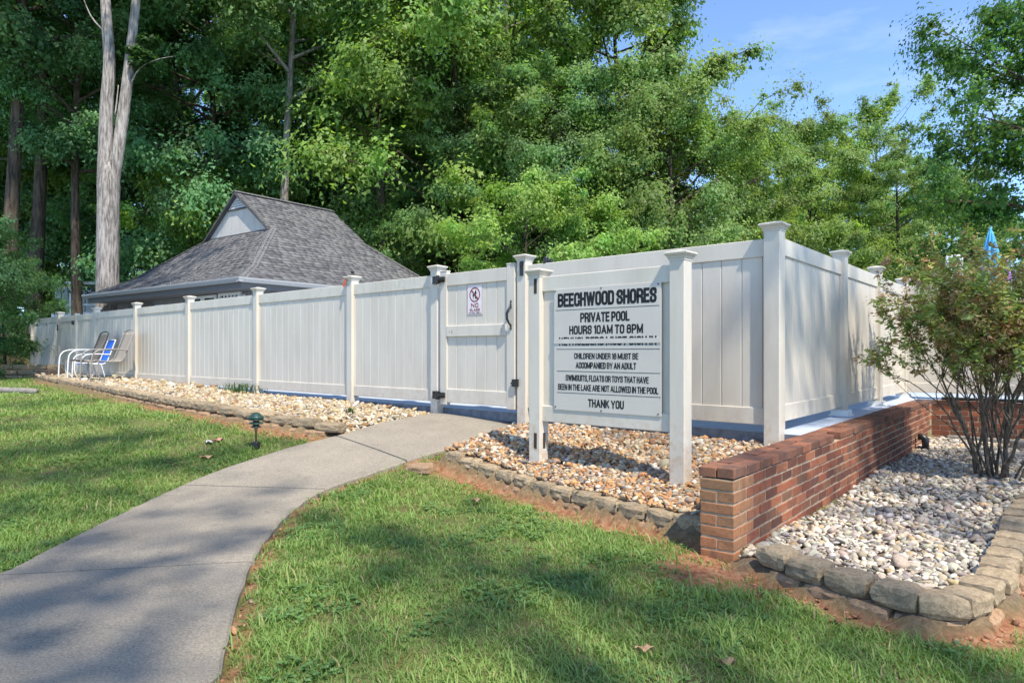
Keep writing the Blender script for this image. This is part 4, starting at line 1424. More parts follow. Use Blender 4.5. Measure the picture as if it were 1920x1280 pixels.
for o0, o1, n_ in ((0, .9, 7), (.9, 2.6, 14)):
    cap_run((o0, o0, EZ + rh(o0)), (o1, o1, EZ + rh(o1)), n_, 0.13, "hip_cap")
    cap_run((HW - o0, o0, EZ + rh(o0)), (HW - o1, o1, EZ + rh(o1)), n_, 0.13, "hip_cap")
    cap_run((o0, HL - o0, EZ + rh(o0)), (o1, HL - o1, EZ + rh(o1)), n_, 0.13, "hip_cap")
cap_run((GO - .14, 4.4, EZ + 3.2), (HW - GO + .14, 4.4, EZ + 3.2), 26, 0.14, "ridge_cap")
# gable end: boards, rake trim, louvred vent
gz = EZ + rh(GO)
gab = empty("gable", (GO, 4.4, gz), 0); gab.parent = house
hw = 4.4 - GO
sl = (3.2 - rh(GO)) / hw
nb = 12
bw1 = 2 * hw / nb
for i in range(nb):
    ya, yb_ = -hw + i * bw1 + .005, -hw + (i + 1) * bw1 - .005
    za, zb = sl * (hw - abs(ya)) - .05, sl * (hw - abs(yb_)) - .05
    if max(za, zb) <= 0.02: continue
    za, zb = max(za, 0.01), max(zb, .01)
    mb = MB()
    mb.add([(0, ya, 0), (0, yb_, 0), (0, yb_, zb), (0, ya, za), (.03, ya, 0), (.03, yb_, 0), (.03, yb_, zb), (.03, ya, za)], [(0, 3, 2, 1), (4, 5, 6, 7), (0, 1, 5, 4), (1, 2, 6, 5), (2, 3, 7, 6), (3, 0, 4, 7)])
    mb.build("siding_board", 'siding_light', gab)
mb = MB(); mb.add([(.02, -hw, 0), (.02, hw, 0), (.02, 0, sl * hw)], [(0, 1, 2), (2, 1, 0)]); mb.build("gable_backing", 'trim_dark', gab)
for s_ in (-1, 1):
    mb = MB()
    for (y0_, z0_), (y1_, z1_) in (((hw + .06, -.02), (0, sl * hw + .03)),):
        vs = []
        for x_ in (-.07, .02):
            vs += [(x_, s_ * y0_, z0_), (x_, s_ * y1_, z1_), (x_, s_ * y1_, z1_ - .07), (x_, s_ * y0_, z0_ - .06)]
        mb.add(vs, [(0, 1, 2, 3), (7, 6, 5, 4), (0, 4, 5, 1), (2, 6, 7, 3), (1, 5, 6, 2), (0, 3, 7, 4)])
    mb.build("rake_trim", 'trim_dark', gab)
mb = MB(); mb.box(-.05, .02, -hw - .02, hw + .02, -.07, .015); mb.build("gable_sill", 'trim_dark', gab)
for i in range(4):
    zz = sl * hw - .27 - i * .075
    hw_i = (sl * hw - .15 - zz) / sl
    mb = MB(); mb.add([(-.045, -hw_i, zz), (-.045, hw_i, zz), (-.004, hw_i * .9, zz + .06), (-.004, -hw_i * .9, zz + .06), (-.045, -hw_i, zz - .012), (-.045, hw_i, zz - .012), (-.004, hw_i * .9, zz + .048), (-.004, -hw_i * .9, zz + .048)], BXF)
    mb.build("louvre", 'vent', gab)
mb = MB(); zz = sl * hw - .56; hw_i = .42 / sl
mb.box(-.05, -.002, -hw_i, hw_i, zz, zz + .04); mb.build("vent_sill", 'trim_dark', gab)
# eaves: gutters, fascia, soffit
def gprof(flip):
    return [(-.0, -.10), (-.10, -.10), (-.13, -.02), (-.13, .02), (-.115, .02), (-.11, -.0), (0, -.0)]
for face in (0, 1):
    Ln = HW if face == 0 else HL
    rg = []
    for u in (-.12, Ln + .12):
        rg.append([(u, p, EZ + z_ - .0) if face == 0 else (p, u, EZ + z_) for p, z_ in gprof(0)])
    mb = MB(); mb.rings(rg); mb.build("gutter", 'gutter', house)
    mb = MB()
    if face == 0: mb.box(.002, HW, .004, .05, EZ - .24, EZ - .02)
    else: mb.box(.004, .05, .052, HL, EZ - .24, EZ - .02)
    mb.build("fascia", 'fascia', house)
mb = MB(); mb.box(.06, HW - .06, .06, HL - .06, EZ - .23, EZ - .19); mb.build("soffit", 'fascia', house)
WI = 0.62
mb = MB(); mb.box(WI + .03, HW - WI, WI + .03, HL - WI, 0.08, EZ - .231); mb.build("wall", 'siding', house)
bme = {}
def vboard(face, u0, u1):
    mb = MB()
    if face == 1: mb.box(WI, WI + .028, u0 + .006, u1 - .006, .09, EZ - .232)
    else: mb.box(u0 + .006, u1 - .006, WI, WI + .028, .09, EZ - .232)
    mb.build("siding_board", 'siding', house)
u = WI + .03
while u < HL - WI - .3:
    vboard(1, u, u + .3); u += .3
u = WI + .05
while u < HW - WI - .3:
    vboard(0, u, u + .3); u += .3
def win(ya, yb_, z0_, z1_, kind):
    fr_ = MB(); t = .07
    for b_ in ((ya, yb_, z1_ - t, z1_), (ya, yb_, z0_, z0_ + t), (ya, ya + t, z0_ + t, z1_ - t), (yb_ - t, yb_, z0_ + t, z1_ - t)):
        fr_.box(WI - .035, WI - .002, *b_)
    f_o = fr_.build("window_frame", 'white' if kind != 'awning' else 'fascia', house)
    if kind != 'awning':
        mb = MB(); mb.box(WI - .014, WI - .004, ya + t, yb_ - t, z0_ + t, z1_ - t); mb.build("pane", 'glass', f_o)
    if kind == 'lattice':
        y0_, y1_ = ya + .12, yb_ - .12; H_ = z1_ - z0_ - 2 * t
        n_ = 9
        for s_ in (1, -1):
            for i in range(-3, n_):
                st = (y1_ - y0_) / 5
                a_ = y0_ + i * st
                mb = MB()
                # each lath runs at 45 degrees, cut to the opening
                L0 = max(0, y0_ - a_); L1 = min(H_, y1_ - a_)
                if L1 - L0 < .08: continue
                za, zb_ = (z0_ + t + L0, z0_ + t + L1) if s_ > 0 else (z1_ - t - L0, z1_ - t - L1)
                x_ = WI - .022 - (.006 if s_ > 0 else 0)
                d = .022
                mb.add([(x_, a_ + L0 - d, za), (x_, a_ + L0 + d, za), (x_, a_ + L1 + d, zb_), (x_, a_ + L1 - d, zb_), (x_ + .006, a_ + L0 - d, za), (x_ + .006, a_ + L0 + d, za), (x_ + .006, a_ + L1 + d, zb_), (x_ + .006, a_ + L1 - d, zb_)], [(0, 3, 2, 1), (4, 5, 6, 7), (0, 1, 5, 4), (1, 2, 6, 5), (2, 3, 7, 6), (3, 0, 4, 7)])
                mb.build("lath", 'white', f_o)
    if kind == 'awning':
        k_ = 6
        for i in range(k_):
            zz = z0_ + .08 + i * (z1_ - z0_ - .16) / k_
            mb = MB(); mb.add([(WI - .03, ya + .08, zz), (WI - .03, yb_ - .08, zz), (WI - .01, yb_ - .08, zz + .1), (WI - .01, ya + .08, zz + .1)], [(0, 1, 2, 3), (3, 2, 1, 0)])
            mb.build("slat", 'fascia', f_o)
win(2.17, 2.84, 1.3, 2.29, 'plain'); win(2.88, 3.55, 1.3, 2.29, 'plain')
win(.96, 2.05, 1.3, 2.31, 'lattice'); win(5.7, 7.3, 1.3, 2.2, 'awning')
mb = MB(); mb.box(WI - .012, WI - .002, 5.08, 5.6, 1.3, 2.15); mb.build("dark_opening", 'glass', house)
mb = MB(); mb.tube([(WI - .05, WI + .12, 2.22), (WI - .14, WI + .08, 2.18), (WI - .22, WI + .04, 2.11)], [.02, .045, .07], 12); mb.build("floodlight", 'white', house)

# ------------------------------------------------------------------ sunroom far behind on the left
def gp_(px, D): return Vector(((px - CX) / F * D, D, 0))
D_ = 30
sr = empty("sunroom", (gp_(96, D_).x, D_, 0), R(-8), "small white glazed sunroom far behind the fence among the trees", "building")
zz0, zz1 = 2.35, 3.65
mb = MB(); mb.box(0, 2.3, 0, 1.8, -.4, zz0 + .1); mb.box(.05, 2.25, .15, 1.7, zz0 + .1, zz1); mb.build("wall", 'white', sr)
mb = MB(); mb.add([(-.2, -.25, zz1), (2.5, -.25, zz1), (2.5, 2, zz1 + .15), (-.2, 2, zz1 + .15), (-.2, -.25, zz1 + .13), (2.5, -.25, zz1 + .13), (2.5, 2, zz1 + .3), (-.2, 2, zz1 + .3)], [(0, 3, 2, 1), (4, 5, 6, 7), (0, 1, 5, 4), (1, 2, 6, 5), (2, 3, 7, 6), (3, 0, 4, 7)]); mb.build("roof", 'white', sr)
for i, (a, b) in enumerate(((.12, .38), (.45, .72), (1.0, 1.55), (1.62, 2.2))):
    for z0_, z1_ in ((zz0 + .15, zz0 + .42), (zz0 + .5, zz1 - .12)):
        mb = MB(); mb.box(a, b, .10, .14, z0_, z1_); mb.build("pane", 'glass', sr)

# ------------------------------------------------------------------ patio chairs
def curve(pts, n=5):
    """Catmull-Rom through the points"""
    P = [Vector(p) for p in pts]
    out = []
    for i in range(len(P) - 1):
        p0, p1, p2, p3 = P[max(i - 1, 0)], P[i], P[i + 1], P[min(i + 2, len(P) - 1)]
        for k in range(n):
            t = k / n
            out.append(0.5 * ((2 * p1) + (p2 - p0) * t + (2 * p0 - 5 * p1 + 4 * p2 - p3) * t * t + (3 * p1 - p0 - 3 * p2 + p3) * t ** 3))
    out.append(P[-1]); return out
def chair(px, D, label, sling, fr_front, fr_back, scale=1.0, arch=True, turn=0.0):
    p = gp_(px, D)
    zz = float(bed_l_z(np.array(p.x), np.array(p.y)))
    ch = empty("patio_chair", (p.x, p.y, zz), ang_front + turn, label, "chair", "sling patio chairs by the fence")
    ch.scale = (scale,) * 3
    hw_ = .27
    back = curve([(-.0, .18, .40), (0, .26, .46), (0, .34, .66), (0, .46, 1.0)], 5)
    seat = curve([(0, -.27, .405), (0, -.24, .425), (0, -.02, .40), (0, .18, .40)], 5)
    for nm, prof, m_ in (("back_sling", back, sling), ("seat_sling", seat, sling)):
        rg = []
        for q_ in prof:
            rg.append([(-hw_ + .02, q_.y, q_.z), (-hw_ * .5, q_.y + .008, q_.z - .008), (0, q_.y + .012, q_.z - .012), (hw_ * .5, q_.y + .008, q_.z - .008), (hw_ - .02, q_.y, q_.z)])
        mb = MB(); mb.rings(rg, closed=False, cap=False)
        o = mb.build(nm, m_, ch, smooth=True)
        so_ = o.modifiers.new("thick", 'SOLIDIFY'); so_.thickness = .006
    for s_ in (-1, 1):
        x_ = s_ * hw_
        mb = MB(); mb.tube([(x_, q_.y, q_.z) for q_ in seat + back[1:]], .013, 8); mb.build("side_rail", fr_back, ch, smooth=True)
        xa = s_ * (hw_ + .035)
        arm = curve([(xa, .335, .63), (xa, .1, .645), (xa, -.16, .635), (xa, -.29, .56), (xa, -.33, .40), (xa, -.345, .02)], 6)
        mb = MB(); mb.tube(arm, .0145, 8); mb.build("arm", fr_front, ch, smooth=True)
        leg = curve([(xa * .97, -.20, .40), (xa * .97, -.21, .2), (xa * .97, -.15, .05), (xa * .97, .02, .012), (xa * .97, .33, .014)], 6) if arch else curve([(xa * .97, .12, .40), (xa * .97, .17, .2), (xa * .97, .22, .01)], 5)
        mb = MB(); mb.tube(leg, .0135, 8); mb.build("leg", fr_front, ch, smooth=True)
    if arch:
        mb = MB(); mb.tube(curve([(-hw_, .46, 1.0), (-hw_ * .6, .475, 1.035), (0, .48, 1.05), (hw_ * .6, .475, 1.035), (hw_, .46, 1.0)], 5), .012, 8); mb.build("top_arch", fr_back, ch, smooth=True)
    else:
        mb = MB(); mb.tube([(-hw_, .46, 1.0), (hw_, .46, 1.0)], .012, 8); mb.build("top_bar", fr_back, ch, smooth=True)
    mb = MB(); mb.tube([(-hw_, -.24, .40), (hw_, -.24, .40)], .012, 8); mb.build("front_bar", fr_front, ch, smooth=True)
    return ch
chair(196, 13.75, "high-backed tan sling patio chair, nearest of the three by the fence", 'sling_tan', 'frame_taupe', 'frame_taupe')
chair(172, 14.4, "blue sling patio chair with a white frame between two brown ones", 'sling_blue', 'frame_white', 'frame_white', .84, False)
chair(152, 14.7, "brown sling patio chair, farthest left of the three by the fence", 'sling_brown', 'frame_white', 'frame_brown', .98)
# timber box at the fence foot, left of the chairs, low wall at the far left
p = gp_(94, 16.6)
o = link("planter_box", bbox_mesh("planter_box", 1.0, .35, .17, .01, 'timber_brown', 2), None, None, (p.x, p.y, .13), (0, 0, ang_front)); tag(o, "low brown timber box at the fence foot left of the chairs", "box")
fw = empty("block_wall", (gp_(-20, 17.5).x, 17.5, 0), 0, "low grey block wall at the far left edge behind the lawn", "wall")
sv = [stone_variant(i + 70, .42, .22, .13, 'edging') for i in range(4)]
for c in range(3):
    for i in range(6):
        link("stone", r.choice(sv), None, fw, (i * .44 + (.2 if c % 2 else 0) - .6, c * .12, .08 + c * .135), (0, 0, r.uniform(-.04, .04)))
lg = G(12, 737)
mb = MB(); mb.tube([(-.9, .05, .04), (-.3, 0, .05), (.35, -.02, .045), (.62, 0, .04)], [.06, .06, .055, .05], 10)
o = mb.build("log", 'timber', None, True); o.location = lg; o.rotation_euler = (0, 0, -.2); tag(o, "grey log lying on the lawn at the far left", "log")

# ------------------------------------------------------------------ path light
lp = G(480, 843)
pl_ = empty("path_light", lp[:], 0, "green tiered path light on a black base beside the path", "lamp")
mb = MB(); mb.lathe([(.035, -.02), (.038, 0), (.038, .072), (.035, .08), (.012, .082)], 20); mb.build("base", 'black', pl_)
mb = MB(); mb.lathe([(.0085, .08), (.0085, .17), (.012, .172), (.014, .20), (.02, .215)], 12); mb.build("stem", 'brass', pl_, True)
for zz, ro in ((.218, .048), (.254, .066), (.290, .072)):
    mb = MB(); mb.lathe([(.02, zz), (ro, zz), (ro + .003, zz + .004), (ro - .004, zz + .010), (.03, zz + .016)], 24); mb.build("louvre_ring", 'green', pl_, True)
mb = MB(); mb.lathe([(.03, .216), (.03, .31)], 16); mb.build("lens", 'black', pl_)
mb = MB(); mb.lathe([(.03, .308), (.074, .306), (.076, .311), (.064, .328), (.044, .346), (.04, .352), (.022, .362), (.004, .366)], 24); mb.build("hood", 'green', pl_, True)

# ------------------------------------------------------------------ litter on the lawn
def scrap(px, py, mat, size, label, name, cat, seed, lift=.03, shape='scrap'):
    p = G(px, py); rr_ = random.Random(seed)
    mb = MB(); n_ = 6
    V = []
    for i in range(n_ + 1):
        for j in range(4):
            V.append(((i / n_ - .5) * size, (j / 3 - .5) * size * .5 * (1 - abs(i / n_ - .5) * (1.6 if shape == 'leaf' else .3)) + rr_.uniform(-.004, .004), lift + .012 * math.sin(i * 1.4 + j) + rr_.uniform(0, .012)))
    mb.add(V, [(i * 4 + j, i * 4 + j + 1, i * 4 + j + 5, i * 4 + j + 4) for i in range(n_) for j in range(3)])
    o = mb.build(name, mat, None, True); o.location = p; o.rotation_euler = (0, 0, rr_.uniform(-1, 1))
    so_ = o.modifiers.new("thick", 'SOLIDIFY'); so_.thickness = .002
    tag(o, label, cat)
scrap(392, 834, 'paper', .10, "crumpled grey paper scrap on the lawn left of the path light", "paper_scrap", "litter", 1)
scrap(408, 831, 'paper_pink', .10, "crumpled pink paper scrap on the lawn left of the path light", "paper_scrap", "litter", 2)
scrap(388, 863, 'dry', .13, "brown dead leaf in the grass near the path's left edge", "dead_leaf", "leaf", 3, .03, 'leaf')
scrap(1208, 1234, 'dry', .07, "tan dead leaf in the grass at the bottom of the picture", "dead_leaf", "leaf", 4, .035, 'leaf')
scrap(893, 947, 'dry', .08, "reddish dead leaf in the grass below the edging", "dead_leaf", "leaf", 5, .035, 'leaf')
scrap(1362, 1258, 'dry', .07, "dark dead leaf in the grass at the lower right", "dead_leaf", "leaf", 6, .03, 'leaf')

# ------------------------------------------------------------------ umbrellas and speaker beyond the back fence
def umbrella(px, D, ztop, zbot, rad, mat, label):
    p = gp_(px, D)
    u_ = empty("patio_umbrella", (p.x, p.y, DECK_Z), 0, label, "umbrella", "closed patio umbrellas")
    mb = MB(); mb.tube([(0, 0, 0), (0, 0, ztop)], .022, 10); mb.build("pole", 'frame_white', u_)
    mb = MB(); mb.lathe([(.26, 0), (.26, .05), (.05, .07), (.03, .3)], 20); mb.build("base", 'black', u_)
    rg = []
    n_ = 40
    for t in (0, .04, .12, .3, .5, .56, .62, .85, 1.0):
        zz = ztop - (ztop - zbot) * t
        rad_t = rad * (.10 + 1.0 * t ** .8) * (.72 if .5 < t < .6 else 1)
        rg.append([(rad_t * (1 + .32 * math.cos(8 * 2 * math.pi * j / n_ + t * .8)) * math.cos(2 * math.pi * j / n_), rad_t * (1 + .32 * math.cos(8 * 2 * math.pi * j / n_ + t * .8)) * math.sin(2 * math.pi * j / n_), zz + (.05 * math.cos(8 * 2 * math.pi * j / n_) if t > .95 else 0)) for j in range(n_)])
    mb = MB(); mb.rings(rg); mb.build("canopy", mat, u_, True)
    mb = MB(); mb.lathe([(.03, ztop - .02), (.03, ztop + .03), (.01, ztop + .06)], 10); mb.build("finial", mat, u_)
umbrella(1857, 15.0, 3.32, 1.7, .26, 'umb_blue', "closed turquoise umbrella standing above the fence behind the bush")
umbrella(1884, 14.2, 2.62, 1.5, .17, 'umb_purple', "closed violet umbrella beside the turquoise one above the fence")
umbrella(1902, 16.5, 2.62, 1.4, .2, 'umb_blue', "shorter closed blue umbrella at the right of the violet one")
p = gp_(1789, 13.0)
sp_ = empty("loudspeaker", (p.x, p.y, DECK_Z), R(-28), "white pole-mounted loudspeaker above the fence behind the bush", "speaker")
mb = MB(); mb.tube([(0, .1, 0), (0, .1, 2.2)], .03, 10); mb.build("pole", 'frame_white', sp_)
link("cabinet", bbox_mesh("cabinet", .27, .2, .40, .012, 'white', 2), None, sp_, (0, 0, 2.10))
mb = MB(); mb.lathe([(.095, 0), (.095, .012), (.085, .014), (.06, -.02), (.02, -.03)], 24); mb.build("horn", 'fascia', sp_, True, loc=(0, -.101, 2.36), rot=(R(90), 0, 0))

# ------------------------------------------------------------------ foliage tools
def leaf_mesh(name, C, N, A, length, width, tint, mat, fold=0.25, tri=False):
    """C centres (n,3), N normals, A axes; one folded rhombus (two triangles) each"""
    n = len(C)
    N = N / (np.linalg.norm(N, axis=1, keepdims=True) + 1e-9)
    A = A - N * (A * N).sum(1, keepdims=True)
    A = A / (np.linalg.norm(A, axis=1, keepdims=True) + 1e-9)
    B = np.cross(N, A)
    L, W_2 = length[:, None], width[:, None]
    if tri:
        V = np.stack([C - A * L * .45 - B * W_2 * .5, C - A * L * .3 + B * W_2 * .5, C + A * L * .6 - N * L * .1], 1).reshape(-1, 3)
        return np_mesh(name, V, np.arange(n * 3).reshape(-1, 3), np.repeat(tint, 3, 0), False, mat)
    v0 = C - A * L * .5
    v2 = C + A * L * .5 - N * L * .12
    v1 = C + B * W_2 * .5 - A * L * .06 - N * W_2 * fold
    v3 = C - B * W_2 * .5 - A * L * .06 - N * W_2 * fold
    V = np.stack([v0, v1, v2, v3], 1).reshape(-1, 3)
    k = (np.arange(n) * 4)[:, None]
    Fc = np.concatenate([k + np.array([0, 1, 2]), k + np.array([0, 2, 3])], 0)
    return np_mesh(name, V, Fc, np.repeat(tint, 4, 0), False, mat)

def make_tree(seed, H, tr, base, Rr_, nl, leaves, leaf, bark, up=0.5, clump=1.0, flat=0.38, droop=0.25, lean=0.0, top=0.93, sub=6, shape=0.75):
    """returns (trunk mesh, crown mesh): tapered trunk and limbs, leaf sprays along the outer branches"""
    rd = random.Random(seed); rn = np.random.default_rng(seed)
    tk = MB()
    nseg = 9
    ph1, ph2 = rd.uniform(0, 6), rd.uniform(0, 6)
    def trunk(t):
        return Vector((lean * H * t + .018 * H * math.sin(ph1 + 3.1 * t), .018 * H * math.sin(ph2 + 2.7 * t), H * top * t))
    tk.tube([trunk(-.03) + Vector((0, 0, 0))] + [trunk(i / nseg) for i in range(nseg + 1)], [tr * 1.5] + [tr * (1.12 if i == 0 else 1) * (1 - .86 * (i / nseg)) for i in range(nseg + 1)], 10)
    centres, sizes, outs = [], [], []
    ga = rd.uniform(0, 6.28)
    for i in range(nl):
        t = base + (1 - base) * min(1, max(0, ((i + .5 + rd.uniform(-1.2, 1.2)) / nl))) ** 0.92
        tt = (t - base) / (1 - base)
        prof = Rr_ * max(.12, (math.sin(math.pi * min(.97, tt * .80 + .17))) ** shape)
        L = prof * rd.uniform(.72, 1.18)
        ga += 2.4 + rd.uniform(-.4, .4)
        d = Vector((math.cos(ga), math.sin(ga), 0))
        p0 = trunk(t / top if t / top < 1 else 1)
        el = up * rd.uniform(.5, 1.4) * (.5 + tt)
        pts = []
        bend = rd.uniform(-.25, .25)
        side = Vector((-d.y, d.x, 0))
        for k in range(6):
            s_ = k / 5
            pts.append(p0 + d * L * s_ + side * L * bend * s_ * s_ + Vector((0, 0, L * (el * s_ - droop * s_ * s_ * (1 - tt * .6)))))
        r0 = max(.02, tr * (1 - .8 * tt) * .42)
        tk.tube(pts, [r0 * (1 - .85 * k / 5) for k in range(6)], 5, False)
        for k in range(sub):
            s_ = rd.uniform(.32, 1.0)
            q0 = pts[int(s_ * 5)].lerp(pts[min(5, int(s_ * 5) + 1)], (s_ * 5) % 1)
            a2 = ga + bend * s_ + rd.choice((-1, 1)) * rd.uniform(.3, 1.1)
            l2 = L * rd.uniform(.18, .42) * (1.15 - .5 * s_)
            q1 = q0 + Vector((math.cos(a2), math.sin(a2), rd.uniform(-.1, .55) * up * 1.4)) * l2
            tk.tube([q0, q0.lerp(q1, .5) + Vector((0, 0, .06 * l2)), q1], [r0 * .35, r0 * .22, r0 * .08], 4, False)
            for f_ in ((.55, 1.0) if l2 > .7 else (1.0,)):
                c = q0.lerp(q1, f_) + Vector((rd.uniform(-.2, .2), rd.uniform(-.2, .2), rd.uniform(-.1, .15)))
                centres.append(c); sizes.append(clump * min(1.6, rd.lognormvariate(-.1, .35))); outs.append(d)
        centres.append(pts[-1]); sizes.append(clump * rd.uniform(.6, 1.1)); outs.append(d)
    for k in range(int(5 + nl * .3)):
        c = trunk(1) + Vector((rd.gauss(0, Rr_ * .13), rd.gauss(0, Rr_ * .13), rd.uniform(-.06 * H, .055 * H)))
        centres.append(c); sizes.append(clump * rd.uniform(.6, 1.0)); outs.append(Vector((0, 0, 1)))
    C = np.array([c[:] for c in centres]); S = np.array(sizes); O = np.array([o[:] for o in outs])
    wts = S ** 2; wts /= wts.sum()
    ci = rn.choice(len(C), leaves, p=wts)
    g = rn.normal(0, 1, (leaves, 3))
    g /= np.linalg.norm(g, axis=1, keepdims=True)
    rad = np.clip(np.abs(rn.normal(0, .56, (leaves, 1))), 0, 1.05)
    stretch = rn.uniform(.65, 1.35, (len(C), 3))[ci]
    pos = g * rad * S[ci][:, None] * np.array([1, 1, flat]) * stretch
    # sprays sag towards their rim
    pos[:, 2] -= .22 * (pos[:, 0] ** 2 + pos[:, 1] ** 2) / (S[ci] + .1)
    P = C[ci] + pos
    N = np.array([0, 0, 1.0]) * .45 + g * .55 + rn.normal(0, .36, (leaves, 3)) + O[ci] * .5
    A = O[ci] * .7 + g * .6 + rn.normal(0, .5, (leaves, 3)) + np.array([0, 0, -.45])
    ln = leaf * np.clip(rn.lognormal(0, .25, leaves), .5, 1.5)
    ct = rn.uniform(.62, 1.32, len(C))[ci][:, None]
    hue = rn.normal(0, .5, len(C))[ci]
    col = np.array([0.200, 0.325, 0.115]) * ct * rn.uniform(.82, 1.18, (leaves, 1))
    col[:, 0] *= (1 + .16 * hue); col[:, 2] *= (1 - .12 * hue)
    crown = leaf_mesh("crown", P, N, A, ln, ln * .8, np.clip(col, .01, .5), 'leaf', tri=True)
    tm = tk.mesh("trunk", True); tm.materials.append(M[bark])
    return tm, crown

PROTO = {
 'oak':   make_tree(1, 17.5, .34, .16, 5.4, 46, 150000, .145, 'bark', up=.62, clump=.85, flat=.8, droop=.12, sub=8, shape=.55),
 'tall':  make_tree(2, 23.0, .36, .14, 5.2, 50, 150000, .14, 'bark_grey', up=.7, clump=.85, flat=.9, droop=.22, sub=7),
 'beech': make_tree(3, 19.0, .30, .04, 5.6, 54, 150000, .14, 'bark', up=.5, clump=.82, flat=.75, droop=.4, sub=7),
 'wispy': make_tree(4, 17.5, .20, .20, 4.2, 38, 36000, .14, 'bark_grey', up=.9, clump=.6, flat=.9, droop=.05),
 'maple': make_tree(5, 14.5, .32, .08, 6.0, 44, 130000, .135, 'bark', up=.65, clump=.9, flat=.9, droop=.22, sub=7),
 'pole':  make_tree(8, 24.0, .22, .42, 4.4, 34, 70000, .14, 'bark_grey', up=.8, clump=.8, flat=.85, droop=.15, sub=7),
 'dark_pole': make_tree(9, 24.0, .30, .40, 4.4, 34, 70000, .14, 'bark', up=.7, clump=.8, flat=.85, droop=.2, sub=7),
 'young': make_tree(6, 8.0, .13, .04, 3.1, 30, 48000, .115, 'bark', up=.55, clump=.6, flat=.75, droop=.22),
}
def tree(name, kind, px, D, label, s=1.0, rz=0.0, col=(1, 1, 1), sz=None, x=None, group="trees round the pool"):
    X = gp_(px, D).x if x is None else x
    zz = float(lawn(X, D))
    t = empty(name, (X, D, zz), rz, label, "tree", group)
    t.scale = (s, s, s * (sz or 1))
    tm, cm = PROTO[kind]
    a = link("trunk", tm, None, t)
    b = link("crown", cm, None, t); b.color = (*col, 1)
    return t
BLU, GRN, YEL, DRK, OLV = (.78, .95, 1.15), (.95, .98, 1), (1.28, 1.2, .85), (.62, .72, .8), (1.2, 1.05, .9)
